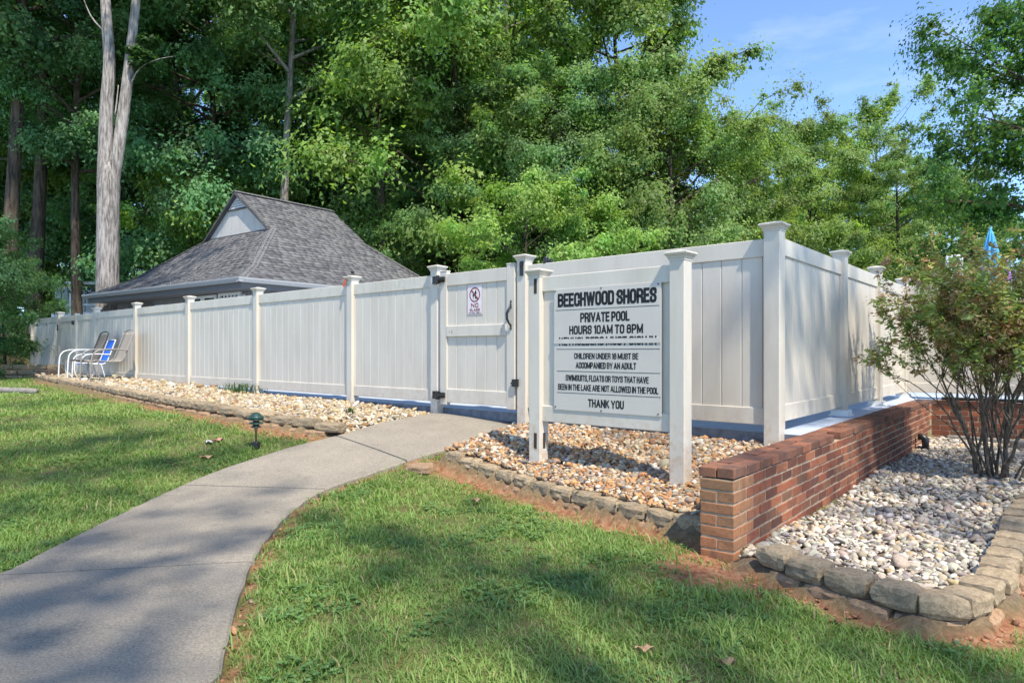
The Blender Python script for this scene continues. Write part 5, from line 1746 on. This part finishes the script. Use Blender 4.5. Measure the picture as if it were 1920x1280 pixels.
TL = [
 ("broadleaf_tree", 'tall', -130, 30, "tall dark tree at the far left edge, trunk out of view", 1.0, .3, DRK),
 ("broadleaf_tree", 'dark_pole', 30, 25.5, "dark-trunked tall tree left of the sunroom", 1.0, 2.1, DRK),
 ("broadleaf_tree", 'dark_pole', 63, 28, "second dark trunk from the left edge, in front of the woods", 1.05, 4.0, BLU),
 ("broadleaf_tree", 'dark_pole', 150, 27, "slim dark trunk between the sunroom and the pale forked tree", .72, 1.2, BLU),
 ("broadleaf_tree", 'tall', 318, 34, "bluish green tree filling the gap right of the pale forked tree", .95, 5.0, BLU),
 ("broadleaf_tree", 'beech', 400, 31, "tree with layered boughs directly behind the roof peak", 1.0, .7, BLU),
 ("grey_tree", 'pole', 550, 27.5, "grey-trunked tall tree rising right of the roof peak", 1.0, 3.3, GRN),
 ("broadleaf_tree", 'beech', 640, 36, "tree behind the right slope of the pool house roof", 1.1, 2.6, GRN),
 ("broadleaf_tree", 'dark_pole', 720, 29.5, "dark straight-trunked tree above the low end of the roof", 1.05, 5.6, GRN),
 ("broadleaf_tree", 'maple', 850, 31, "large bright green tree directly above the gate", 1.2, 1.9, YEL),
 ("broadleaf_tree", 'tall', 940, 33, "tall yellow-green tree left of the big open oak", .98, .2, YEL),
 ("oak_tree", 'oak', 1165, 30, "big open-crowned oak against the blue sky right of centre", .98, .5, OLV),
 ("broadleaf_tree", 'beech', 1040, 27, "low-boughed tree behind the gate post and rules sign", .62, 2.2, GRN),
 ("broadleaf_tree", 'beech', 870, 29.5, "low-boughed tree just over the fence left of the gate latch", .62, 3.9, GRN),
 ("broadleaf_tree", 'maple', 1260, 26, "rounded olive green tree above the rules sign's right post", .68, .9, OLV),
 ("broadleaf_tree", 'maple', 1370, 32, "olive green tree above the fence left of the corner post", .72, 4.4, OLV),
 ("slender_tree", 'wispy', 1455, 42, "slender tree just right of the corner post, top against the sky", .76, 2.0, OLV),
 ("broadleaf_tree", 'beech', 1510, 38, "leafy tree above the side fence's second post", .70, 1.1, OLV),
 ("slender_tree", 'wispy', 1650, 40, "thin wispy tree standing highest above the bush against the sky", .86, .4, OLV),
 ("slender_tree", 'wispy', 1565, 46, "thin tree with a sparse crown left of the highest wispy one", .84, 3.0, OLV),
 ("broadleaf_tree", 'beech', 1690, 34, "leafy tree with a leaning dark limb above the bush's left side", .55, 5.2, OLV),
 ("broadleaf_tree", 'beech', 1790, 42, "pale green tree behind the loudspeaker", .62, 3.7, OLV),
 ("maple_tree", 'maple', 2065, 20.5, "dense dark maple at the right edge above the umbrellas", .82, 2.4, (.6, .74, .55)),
 ("young_tree", 'young', -45, 16.5, "dark low-branched young tree at the far left end of the fence", .45, .5, DRK),
 ("young_tree", 'young', 372, 29, "bright yellow-green sapling behind the roof's left slope", 1.0, 1.5, YEL),
 ("young_tree", 'young', 490, 31, "yellow-green sapling showing above the roof ridge", 1.0, 4.1, YEL),
 ("young_tree", 'young', 985, 23, "bright green sapling behind the gate's latch post", .78, .6, YEL),
 ("young_tree", 'young', 1120, 24, "bright sapling above the left half of the rules sign", .72, 2.8, YEL),
 ("young_tree", 'young', 130, 36, "sunlit sapling behind the sunroom", 1.1, 2.8, YEL),
 ("broadleaf_tree", 'beech', 100, 36, "bluish green tree behind the dark trunks at the left", 1.1, 4.0, BLU),
 ("broadleaf_tree", 'oak', 210, 37, "dense tree directly behind the pale forked trunk", 1.2, 1.2, BLU),
 ("broadleaf_tree", 'tall', 560, 38, "tall green tree behind the grey trunk right of the roof peak", 1.05, 3.3, GRN),
 ("broadleaf_tree", 'beech', 760, 38, "tall green tree behind the straight dark trunk above the roof's low end", 1.15, 5.6, GRN),
 ("young_tree", 'young', 5, 20.5, "dark shrubby young tree on the bank behind the fence's far left end", .42, 2.2, DRK),
 ("young_tree", 'young', -70, 19, "dark young tree on the bank at the far left edge", .5, 3.6, DRK),
 ("young_tree", 'young', 20, 33, "sunlit sapling left of the sunroom", 1.0, 5.8, YEL),
 ("young_tree", 'young', 775, 33, "dark sapling at the low right end of the roof", 1.05, 5.0, GRN),
 ("young_tree", 'young', 1420, 30, "sapling behind the corner post", .8, 1.0, OLV),
 ("young_tree", 'young', 1580, 30, "sapling above the side fence between its last two posts", .75, 2.0, OLV),
]
for nm, kd, px, D, lb, s, rz, col in TL:
    tree(nm, kd, px, D, lb, s, rz, col)
# woods farther back close the gaps low down
for i, px in enumerate((-40, 90, 220, 350, 480, 610, 760, 900, 1040, 1180, 1330, 1480, 1620, 1750, 1880)):
    far_lab = ["at the left edge of the picture", "behind the sunroom", "behind the pale forked trunk", "left of the roof peak", "right of the roof peak", "behind the roof's right slope", "above the fence left of the gate", "above the gate", "above the left post of the rules sign", "behind the big oak's trunk", "between the oak and the corner post", "just right of the corner post", "above the side fence's last post", "above the bush's left half", "behind the umbrellas"][i]
    hgt = .85 if px < 1000 else .62
    tree("woodland_tree", 'beech', px, 46 + (i % 3) * 5, "far woodland tree " + far_lab, hgt * (1 + .1 * (i % 2)), i * 1.3, (GRN, OLV, BLU)[i % 3] if px < 1000 else OLV, group="far woods behind the pool")

# the pale double-trunked tree
def forked_tree():
    D = 22.9
    p = gp_(203, D)
    t = empty("forked_tree", (p.x, p.y, float(lawn(p.x, p.y))), 0, "tall pale grey tree whose trunk forks in two left of the roof", "tree", "trees round the pool")
    def w(px, py, dy=0): return Vector(((px - CX) / F * D - p.x, dy, ZC - (py - CY) / F * D - t.location.z))
    mb = MB()
    mb.tube([w(203, 740), w(203, 640), w(202, 560), w(202, 480), w(203, 400), w(205, 350), w(207, 322), w(207, 300)], [.48, .40, .36, .34, .335, .33, .27, .10], 20)
    mb.build("trunk", 'bark_pale', t, True)
    mb = MB(); a = curve([w(200, 430), w(197, 350), w(198, 280), w(200, 200), w(205, 120), w(200, 40), w(194, -60), w(186, -200), w(180, -420)], 4)
    mb.tube(a, [.27 - .17 * (k / (len(a) - 1)) for k in range(len(a))], 16); mb.build("stem", 'bark_pale', t, True)
    mb = MB(); b = curve([w(207, 420), w(211, 345), w(220, 280, .05), w(231, 190, .1), w(241, 100, .1), w(252, 0, .1), w(262, -100), w(285, -300)], 4)
    mb.tube(b, [.24 - .15 * (k / (len(b) - 1)) for k in range(len(b))], 16); mb.build("stem", 'bark_pale', t, True)
    for c in ([w(240, 160, .1), w(262, 128), w(295, 112), w(325, 106)], [w(216, 215), w(219, 190), w(222, 160)], [w(250, 110, .1), w(270, 80), w(284, 70)], [w(196, 60), w(170, 30), w(150, -20)]):
        mb = MB(); mb.tube(curve(c, 3), [.032 - .026 * k / 9 for k in range(10)], 6); mb.build("branch", 'bark_pale', t, True)
    rn = np.random.default_rng(77)
    cs = []
    for k in range(120):
        s_ = rn.random() ** .6
        ctr = w(185 + 50 * rn.random(), -120 - 330 * s_)
        cs.append((ctr.x + rn.normal(0, 1.9), rn.normal(0, 1.9), ctr.z + rn.normal(0, .6)))
    for c in ([w(262, 118), w(280, 75), w(258, 95), w(272, 105)]):
        cs.append((c.x, c.y, c.z))
    cs = np.array(cs); n_ = 22000
    ci = rn.choice(len(cs), n_)
    g = rn.normal(0, 1, (n_, 3)); g /= np.linalg.norm(g, axis=1, keepdims=True)
    P = cs[ci] + g * rn.random((n_, 1)) ** .5 * np.where(ci < 120, .95, .4)[:, None] * np.array([1, 1, .45])
    col = np.array([.07, .13, .03]) * rn.uniform(.7, 1.25, (n_, 1))
    me = leaf_mesh("crown", P, np.array([0, 0, .7]) + g * .6 + rn.normal(0, .4, (n_, 3)), g + rn.normal(0, .5, (n_, 3)) - np.array([0, 0, .4]), .19 * rn.lognormal(0, .2, n_), .12 * rn.lognormal(0, .2, n_), col, 'leaf')
    o = link("crown", me, None, t); o.color = (*BLU, 1)
forked_tree()

# ------------------------------------------------------------------ clover and broad-leaved weeds in the lawn
rc = np.random.default_rng(51)
cx_ = rc.uniform(-4.5, 4.2, 60000); cy_ = rc.uniform(2.0, 8.5, 60000)
pt_ = vnoise(cx_, cy_, .42, 31) * .6 + vnoise(cx_, cy_, .16, 32) * .4
kk = (pt_ > .60) & lawn_mask(cx_, cy_) & (rc.random(60000) > clay_amount(cx_, cy_)) & (np.abs(cx_) < .85 * cy_ + .8)
cx_, cy_ = cx_[kk], cy_[kk]
ctr = np.stack([cx_, cy_, lawn(cx_, cy_) + rc.uniform(.012, .034, len(cx_))], -1)
ctr = np.repeat(ctr, 3, 0); nn_ = len(ctr)
aa = np.tile(np.array([0, 2.1, 4.2]), nn_ // 3) + np.repeat(rc.uniform(0, 6.28, nn_ // 3), 3)
ax_ = np.stack([np.cos(aa), np.sin(aa), np.zeros(nn_)], -1)
tag(link("clover", leaf_mesh("clover", ctr + ax_ * .008, np.array([0, 0, 1.0]) + rc.normal(0, .25, (nn_, 3)), ax_, np.full(nn_, .016), np.full(nn_, .017), np.array([.15, .27, .085]) * rc.uniform(.7, 1.25, (nn_, 1)), 'blade', tri=False)), "patches of clover among the lawn grass", "clover", kind="stuff")

# ------------------------------------------------------------------ crumbs of clay, twigs and dead leaf bits
rn_ = np.random.default_rng(41)
def along(pl, n, w, side=1.0):
    q_ = resample(pl, .05); k_ = rn_.integers(0, len(q_), n)
    return np.array([[q_[i].x, q_[i].y] for i in k_]) + rn_.normal(0, w, (n, 2))
cl = np.concatenate([along(ED_M, 500, .09), along(ED_R[:18], 600, .11), along(PL_R, 500, .03), along(ED_L, 500, .12), np.array([1.25, 3.62]) + rn_.normal(0, .2, (350, 2))])
ok = lawn_mask(cl[:, 0], cl[:, 1]); cl = cl[ok]
CLAY = [(0.34, 0.155, 0.08), (0.24, 0.10, 0.055), (0.42, 0.23, 0.13), (0.30, 0.20, 0.13)]
P_, F_, T_ = pebbles("c", cl, lawn(cl[:, 0], cl[:, 1]) - .004, 0.010, CLAY, [3, 2, 2, 1], 1, 9)
tag(link("soil_crumbs", np_mesh("soil_crumbs", P_, F_, T_, False, 'pebble')), "crumbs of red clay along the edgings and path", "soil", kind="stuff")
def flecks(poly, n, zf_, seed):
    xy_ = scatter(poly, n, seed); m_ = len(xy_)
    r_ = np.random.default_rng(seed)
    z_ = zf_(xy_[:, 0], xy_[:, 1]) + r_.uniform(.022, .04, m_)
    return np.stack([xy_[:, 0], xy_[:, 1], z_], -1)
fl_ = np.concatenate([flecks(BED_M, 60, bed_m_z, 61), flecks(BED_R, 34, bed_r_z, 62), flecks(BED_L, 12, bed_l_z, 63)])
m_ = len(fl_)
tw = rn_.random(m_) < .45
tag(link("leaf_litter", leaf_mesh("leaf_litter", fl_, np.array([0, 0, 1.0]) + rn_.normal(0, .25, (m_, 3)), rn_.normal(0, 1, (m_, 3)) * np.array([1, 1, .1]), np.where(tw, .07, .038) * rn_.lognormal(0, .3, m_), np.where(tw, .004, .02), np.array([.16, .09, .05]) * rn_.uniform(.5, 1.5, (m_, 1)), 'shrubleaf')), "brown twigs and leaf bits lying on the pebbles", "leaf litter", kind="stuff")

# ------------------------------------------------------------------ big bush in the right-hand bed
def bush():
    rd = random.Random(9); rn = np.random.default_rng(9)
    bp = Vector((4.60, 6.5, -.45))
    t = empty("azalea_bush", bp[:], 0, "large leggy azalea bush with reddish green leaves beside the brick wall", "bush")
    mb = MB()
    tips = []
    def grow(p, d, L, r0, depth):
        n_ = 5
        pts = [p]; q_ = p.copy(); dd = d.copy()
        for k in range(n_):
            dd = (dd + Vector((rd.gauss(0, .13), rd.gauss(0, .13), rd.gauss(.03, .07)))).normalized()
            q_ = q_ + dd * L / n_
            pts.append(q_.copy())
        r1 = r0 * .62
        mb.tube(pts, [r0 + (r1 - r0) * k / n_ for k in range(n_ + 1)], 6 if depth < 2 else 4, False)
        if depth >= 1:
            for k in range(2, n_ + 1):
                tips.append((pts[k], dd, depth))
        if depth < 3:
            for k in range(rd.choice((2, 3)) if depth else rd.choice((3, 4))):
                i = rd.choice((3, 4, 5, 5))
                nd_ = (dd + Vector((rd.gauss(0, .42), rd.gauss(0, .42), rd.uniform(-.05, .35)))).normalized()
                grow(pts[i], nd_, L * rd.uniform(.5, .78), r1 * rd.uniform(.6, .85), depth + 1)
    for i in range(26):
        a = i * 2.4 + rd.uniform(-.3, .3)
        ro = rd.uniform(.02, .26)
        s_ = rd.uniform(.10, .50)
        d = Vector((math.cos(a) * s_, math.sin(a) * s_, 1)).normalized()
        grow(Vector((math.cos(a) * ro, math.sin(a) * ro, -.05)), d, rd.uniform(.80, 1.12), rd.uniform(.010, .020), 0)
    mb.build("stems", 'stem', t, True)
    T = [x for x in tips if x[0].z > .85 or (x[0].z > .35 and rd.random() < .07)]
    C = np.array([x[0][:] for x in T]); Dd = np.array([x[1][:] for x in T])
    keep = rn.random(len(C)) < np.clip((C[:, 2] - .8) / .5, .14, 1)
    C, Dd = C[keep], Dd[keep]
    per = 13
    n_ = len(C) * per
    ci = np.repeat(np.arange(len(C)), per)
    g = rn.normal(0, 1, (n_, 3)); g /= np.linalg.norm(g, axis=1, keepdims=True)
    P = C[ci] + g * .062 * rn.random((n_, 1)) ** .4
    pal = np.array([(.28, .38, .09), (.40, .45, .13), (.44, .31, .14), (.38, .22, .12), (.50, .42, .18), (.20, .29, .09)])
    kind = rn.choice(6, len(C), p=[.22, .24, .18, .14, .12, .10])
    col = pal[kind[ci]] * rn.uniform(.75, 1.25, (n_, 1))
    ln = .047 * rn.lognormal(0, .28, n_)
    me = leaf_mesh("foliage", P, g * .4 + np.array([0, 0, .8]) + rn.normal(0, .4, (n_, 3)), g + Dd[ci] * .8, ln, ln * .42, col, 'shrubleaf')
    link("foliage", me, None, t)
bush()

# spiky grass clump under the fence and small weeds
def clump(px, D, n_, h, label, name, spread):
    rn = np.random.default_rng(int(px))
    p = gp_(px, D); zz = float(bed_l_z(np.array(p.x), np.array(p.y))) if px < 830 else float(bed_m_z(np.array(p.x), np.array(p.y)))
    mb = MB()
    for k in range(n_):
        a = rn.uniform(0, 6.28); l = h * rn.uniform(.6, 1.2); ln = rn.uniform(.3, 1.0)
        b = Vector((rn.normal(0, spread), rn.normal(0, spread * .3), 0)); d = Vector((math.cos(a), math.sin(a), 0)); s_ = Vector((-d.y, d.x, 0)) * .006
        m_ = b + d * l * ln * .3 + Vector((0, 0, l * .6)); e_ = b + d * l * ln * .9 + Vector((0, 0, l * .75))
        mb.add([b - s_, b + s_, m_ + s_, m_ - s_, e_], [(0, 1, 2, 3), (3, 2, 4)])
    me = mb.mesh(name)
    a_ = me.color_attributes.new("tint", 'FLOAT_COLOR', 'POINT')
    a_.data.foreach_set("color", np.tile(np.array([.06, .12, .03, 1], dtype=np.float32), len(me.vertices)))
    o = link(name, me, 'blade', None, (p.x, p.y, zz), (0, 0, ang_front)); tag(o, label, "plant", kind="stuff" if name == "grass_clump" else None)
clump(452, fence_pt(452).y - .25, 110, .22, "long-leaved grass clump under the fence near the fourth post", "grass_clump", .28)
clump(658, 7.9, 26, .12, "small green weed in the gravel left of the gate", "weed", .03)
#SHADE
# trees standing behind and beside the viewer; their boughs dapple the lawn, path, beds and fence
def shade_tree(x_, y_, H, lab, seed, patches):
    """patches: (point the bough shades, radius, height of the bough)"""
    rd = random.Random(seed); rn = np.random.default_rng(seed)
    zb = float(lawn(x_, y_))
    t = empty("shade_tree", (x_, y_, zb), 0, lab, "tree", "trees shading the lawn")
    base = Vector((x_, y_, zb))
    tk = MB()
    tk.tube([(0, 0, -.4), (0, 0, .2), (.1, .05, H * .35), (0, .1, H * .7), (.1, 0, H)], [.42, .33, .27, .18, .04], 12)
    off = Vector((SUN_AZ.x, SUN_AZ.y, 0)) / math.tan(SUN_EL)
    C, S = [], []
    for T, rad, h in patches:
        c = Vector((T[0], T[1], 0)) + off * (h - T[2]) + Vector((0, 0, h)) - base
        j = Vector((0, 0, max(4.5, min(H * .9, c.z - .22 * math.hypot(c.x, c.y)))))
        m_ = j.lerp(c, .5) + Vector((rd.uniform(-.3, .3), rd.uniform(-.3, .3), .4))
        L = (c - j).length
        tk.tube(curve([j, m_, c], 3), [.02 + .006 * L * (1 - k / 6) for k in range(7)], 5, False)
        C.append(c[:]); S.append(rad)
    C, S = np.array(C), np.array(S)
    per = np.maximum(7, (S ** 2 * 165)).astype(int)
    ci = np.repeat(np.arange(len(C)), per); n_ = len(ci)
    g = rn.normal(0, 1, (n_, 3))
    P = C[ci] + g * S[ci][:, None] * np.array([.62, .62, .35])
    col = np.array([.10, .18, .04]) * rn.uniform(.7, 1.25, (n_, 1))
    me = leaf_mesh("crown", P, np.array([0, 0, .8]) + rn.normal(0, .45, (n_, 3)), rn.normal(0, 1, (n_, 3)), .21 * rn.lognormal(0, .2, n_), .13 * rn.lognormal(0, .2, n_), col, 'leaf')
    tm = tk.mesh("trunk", True); tm.materials.append(M['bark'])
    link("trunk", tm, None, t); link("crown", me, None, t)
rd = random.Random(3)
def pts(lst, h0=8.5, h1=12.5):
    return [(G(a, b), r_, rd.uniform(h0, h1)) for a, b, r_ in lst]
PA = pts([(600, 975, .25), (680, 1000, .3), (760, 1015, .36), (850, 1025, .3), (920, 1060, .3), (1010, 1062, .36), (1090, 1080, .3), (1170, 1100, .36), (1260, 1095, .3), (1350, 1112, .3), (1430, 1145, .25), (770, 1095, .25), (880, 945, .18), (620, 1245, .18), (700, 1060, .2), (1120, 1140, .22), (1240, 1150, .2), (940, 1130, .18), (1130, 845, .16), (1250, 885, .2), (1200, 860, .16), (1550, 1205, .2), (820, 1180, .14)])
PB = pts([(40, 1190, .36), (150, 1110, .34), (250, 1075, .32), (330, 1015, .3), (200, 1240, .34), (60, 1275, .34), (330, 1180, .28), (450, 965, .26), (520, 918, .22), (410, 1030, .3), (215, 1010, .3), (110, 1060, .3), (300, 1260, .2), (370, 1100, .22), (480, 1010, .2), (300, 955, .22), (120, 1150, .3), (20, 1120, .3)])
PC = pts([(60, 850, .4), (150, 835, .45), (260, 822, .4), (340, 810, .35), (120, 905, .4), (230, 885, .42), (330, 872, .36), (430, 850, .32), (520, 832, .25), (30, 955, .35), (130, 965, .3), (10, 800, .5), (60, 760, .6), (250, 930, .25), (200, 790, .3), (20, 900, .35), (150, 750, .4)], 9, 13)
PD = pts([(1640, 900, .26), (1690, 925, .3), (1730, 970, .32), (1810, 1000, .3), (1860, 955, .3), (1640, 965, .24), (1770, 930, .3), (1885, 1010, .26), (1900, 1075, .2)])
for s_ in (.2, .55, .95, 1.35, 1.75, 2.1, 2.6, 3.1):
    for zt in (.25, .7, 1.15, 1.6):
        if rd.random() < (.8 if s_ < 2.2 else .3):
            p = CORNER + DW * (s_ + rd.uniform(-.1, .1)) + NW * .03
            PD.append(((p.x, p.y, zt), rd.uniform(.2, .32), rd.uniform(9, 13)))
for t_ in (1.3, 1.9, 3.0, 3.3, 4.6, 5.2):
    p = WA + DW * t_ + NW * .01
    PD.append(((p.x, p.y, rd.uniform(-.25, 0)), .18, rd.uniform(9, 12)))
PE = []
for px in range(66, 236, 13):
    for zt in (.3, .75, 1.2, 1.6):
        if rd.random() < .62:
            p = fence_pt(px); PE.append(((p.x, p.y, zt), rd.uniform(.25, .42), rd.uniform(11, 15)))
HB_ = Vector((-HA.y, HA.x, 0))
for k in range(26):
    a_, b_ = rd.uniform(.2, 2.2), rd.uniform(4.2, 8.4)
    p = HC + HA * a_ + HB_ * b_
    PE.append(((p.x, p.y, EZ + rh(a_)), rd.uniform(.3, .5), rd.uniform(13, 17)))
shade_tree(5.2, -6.2, 14, "tall tree behind the viewer, right of the path", 1, PA)
shade_tree(-1.6, -6.4, 14, "tall tree behind the viewer, in line with the path", 2, PB)
shade_tree(-8.2, -1.8, 15, "tall tree out of view on the left of the lawn", 3, PC)
shade_tree(10.5, 1.0, 14, "tall tree out of view to the right of the bush bed", 4, PD)
shade_tree(-13.5, 8.2, 18, "tall tree out of view at the far left of the lawn", 5, PE)
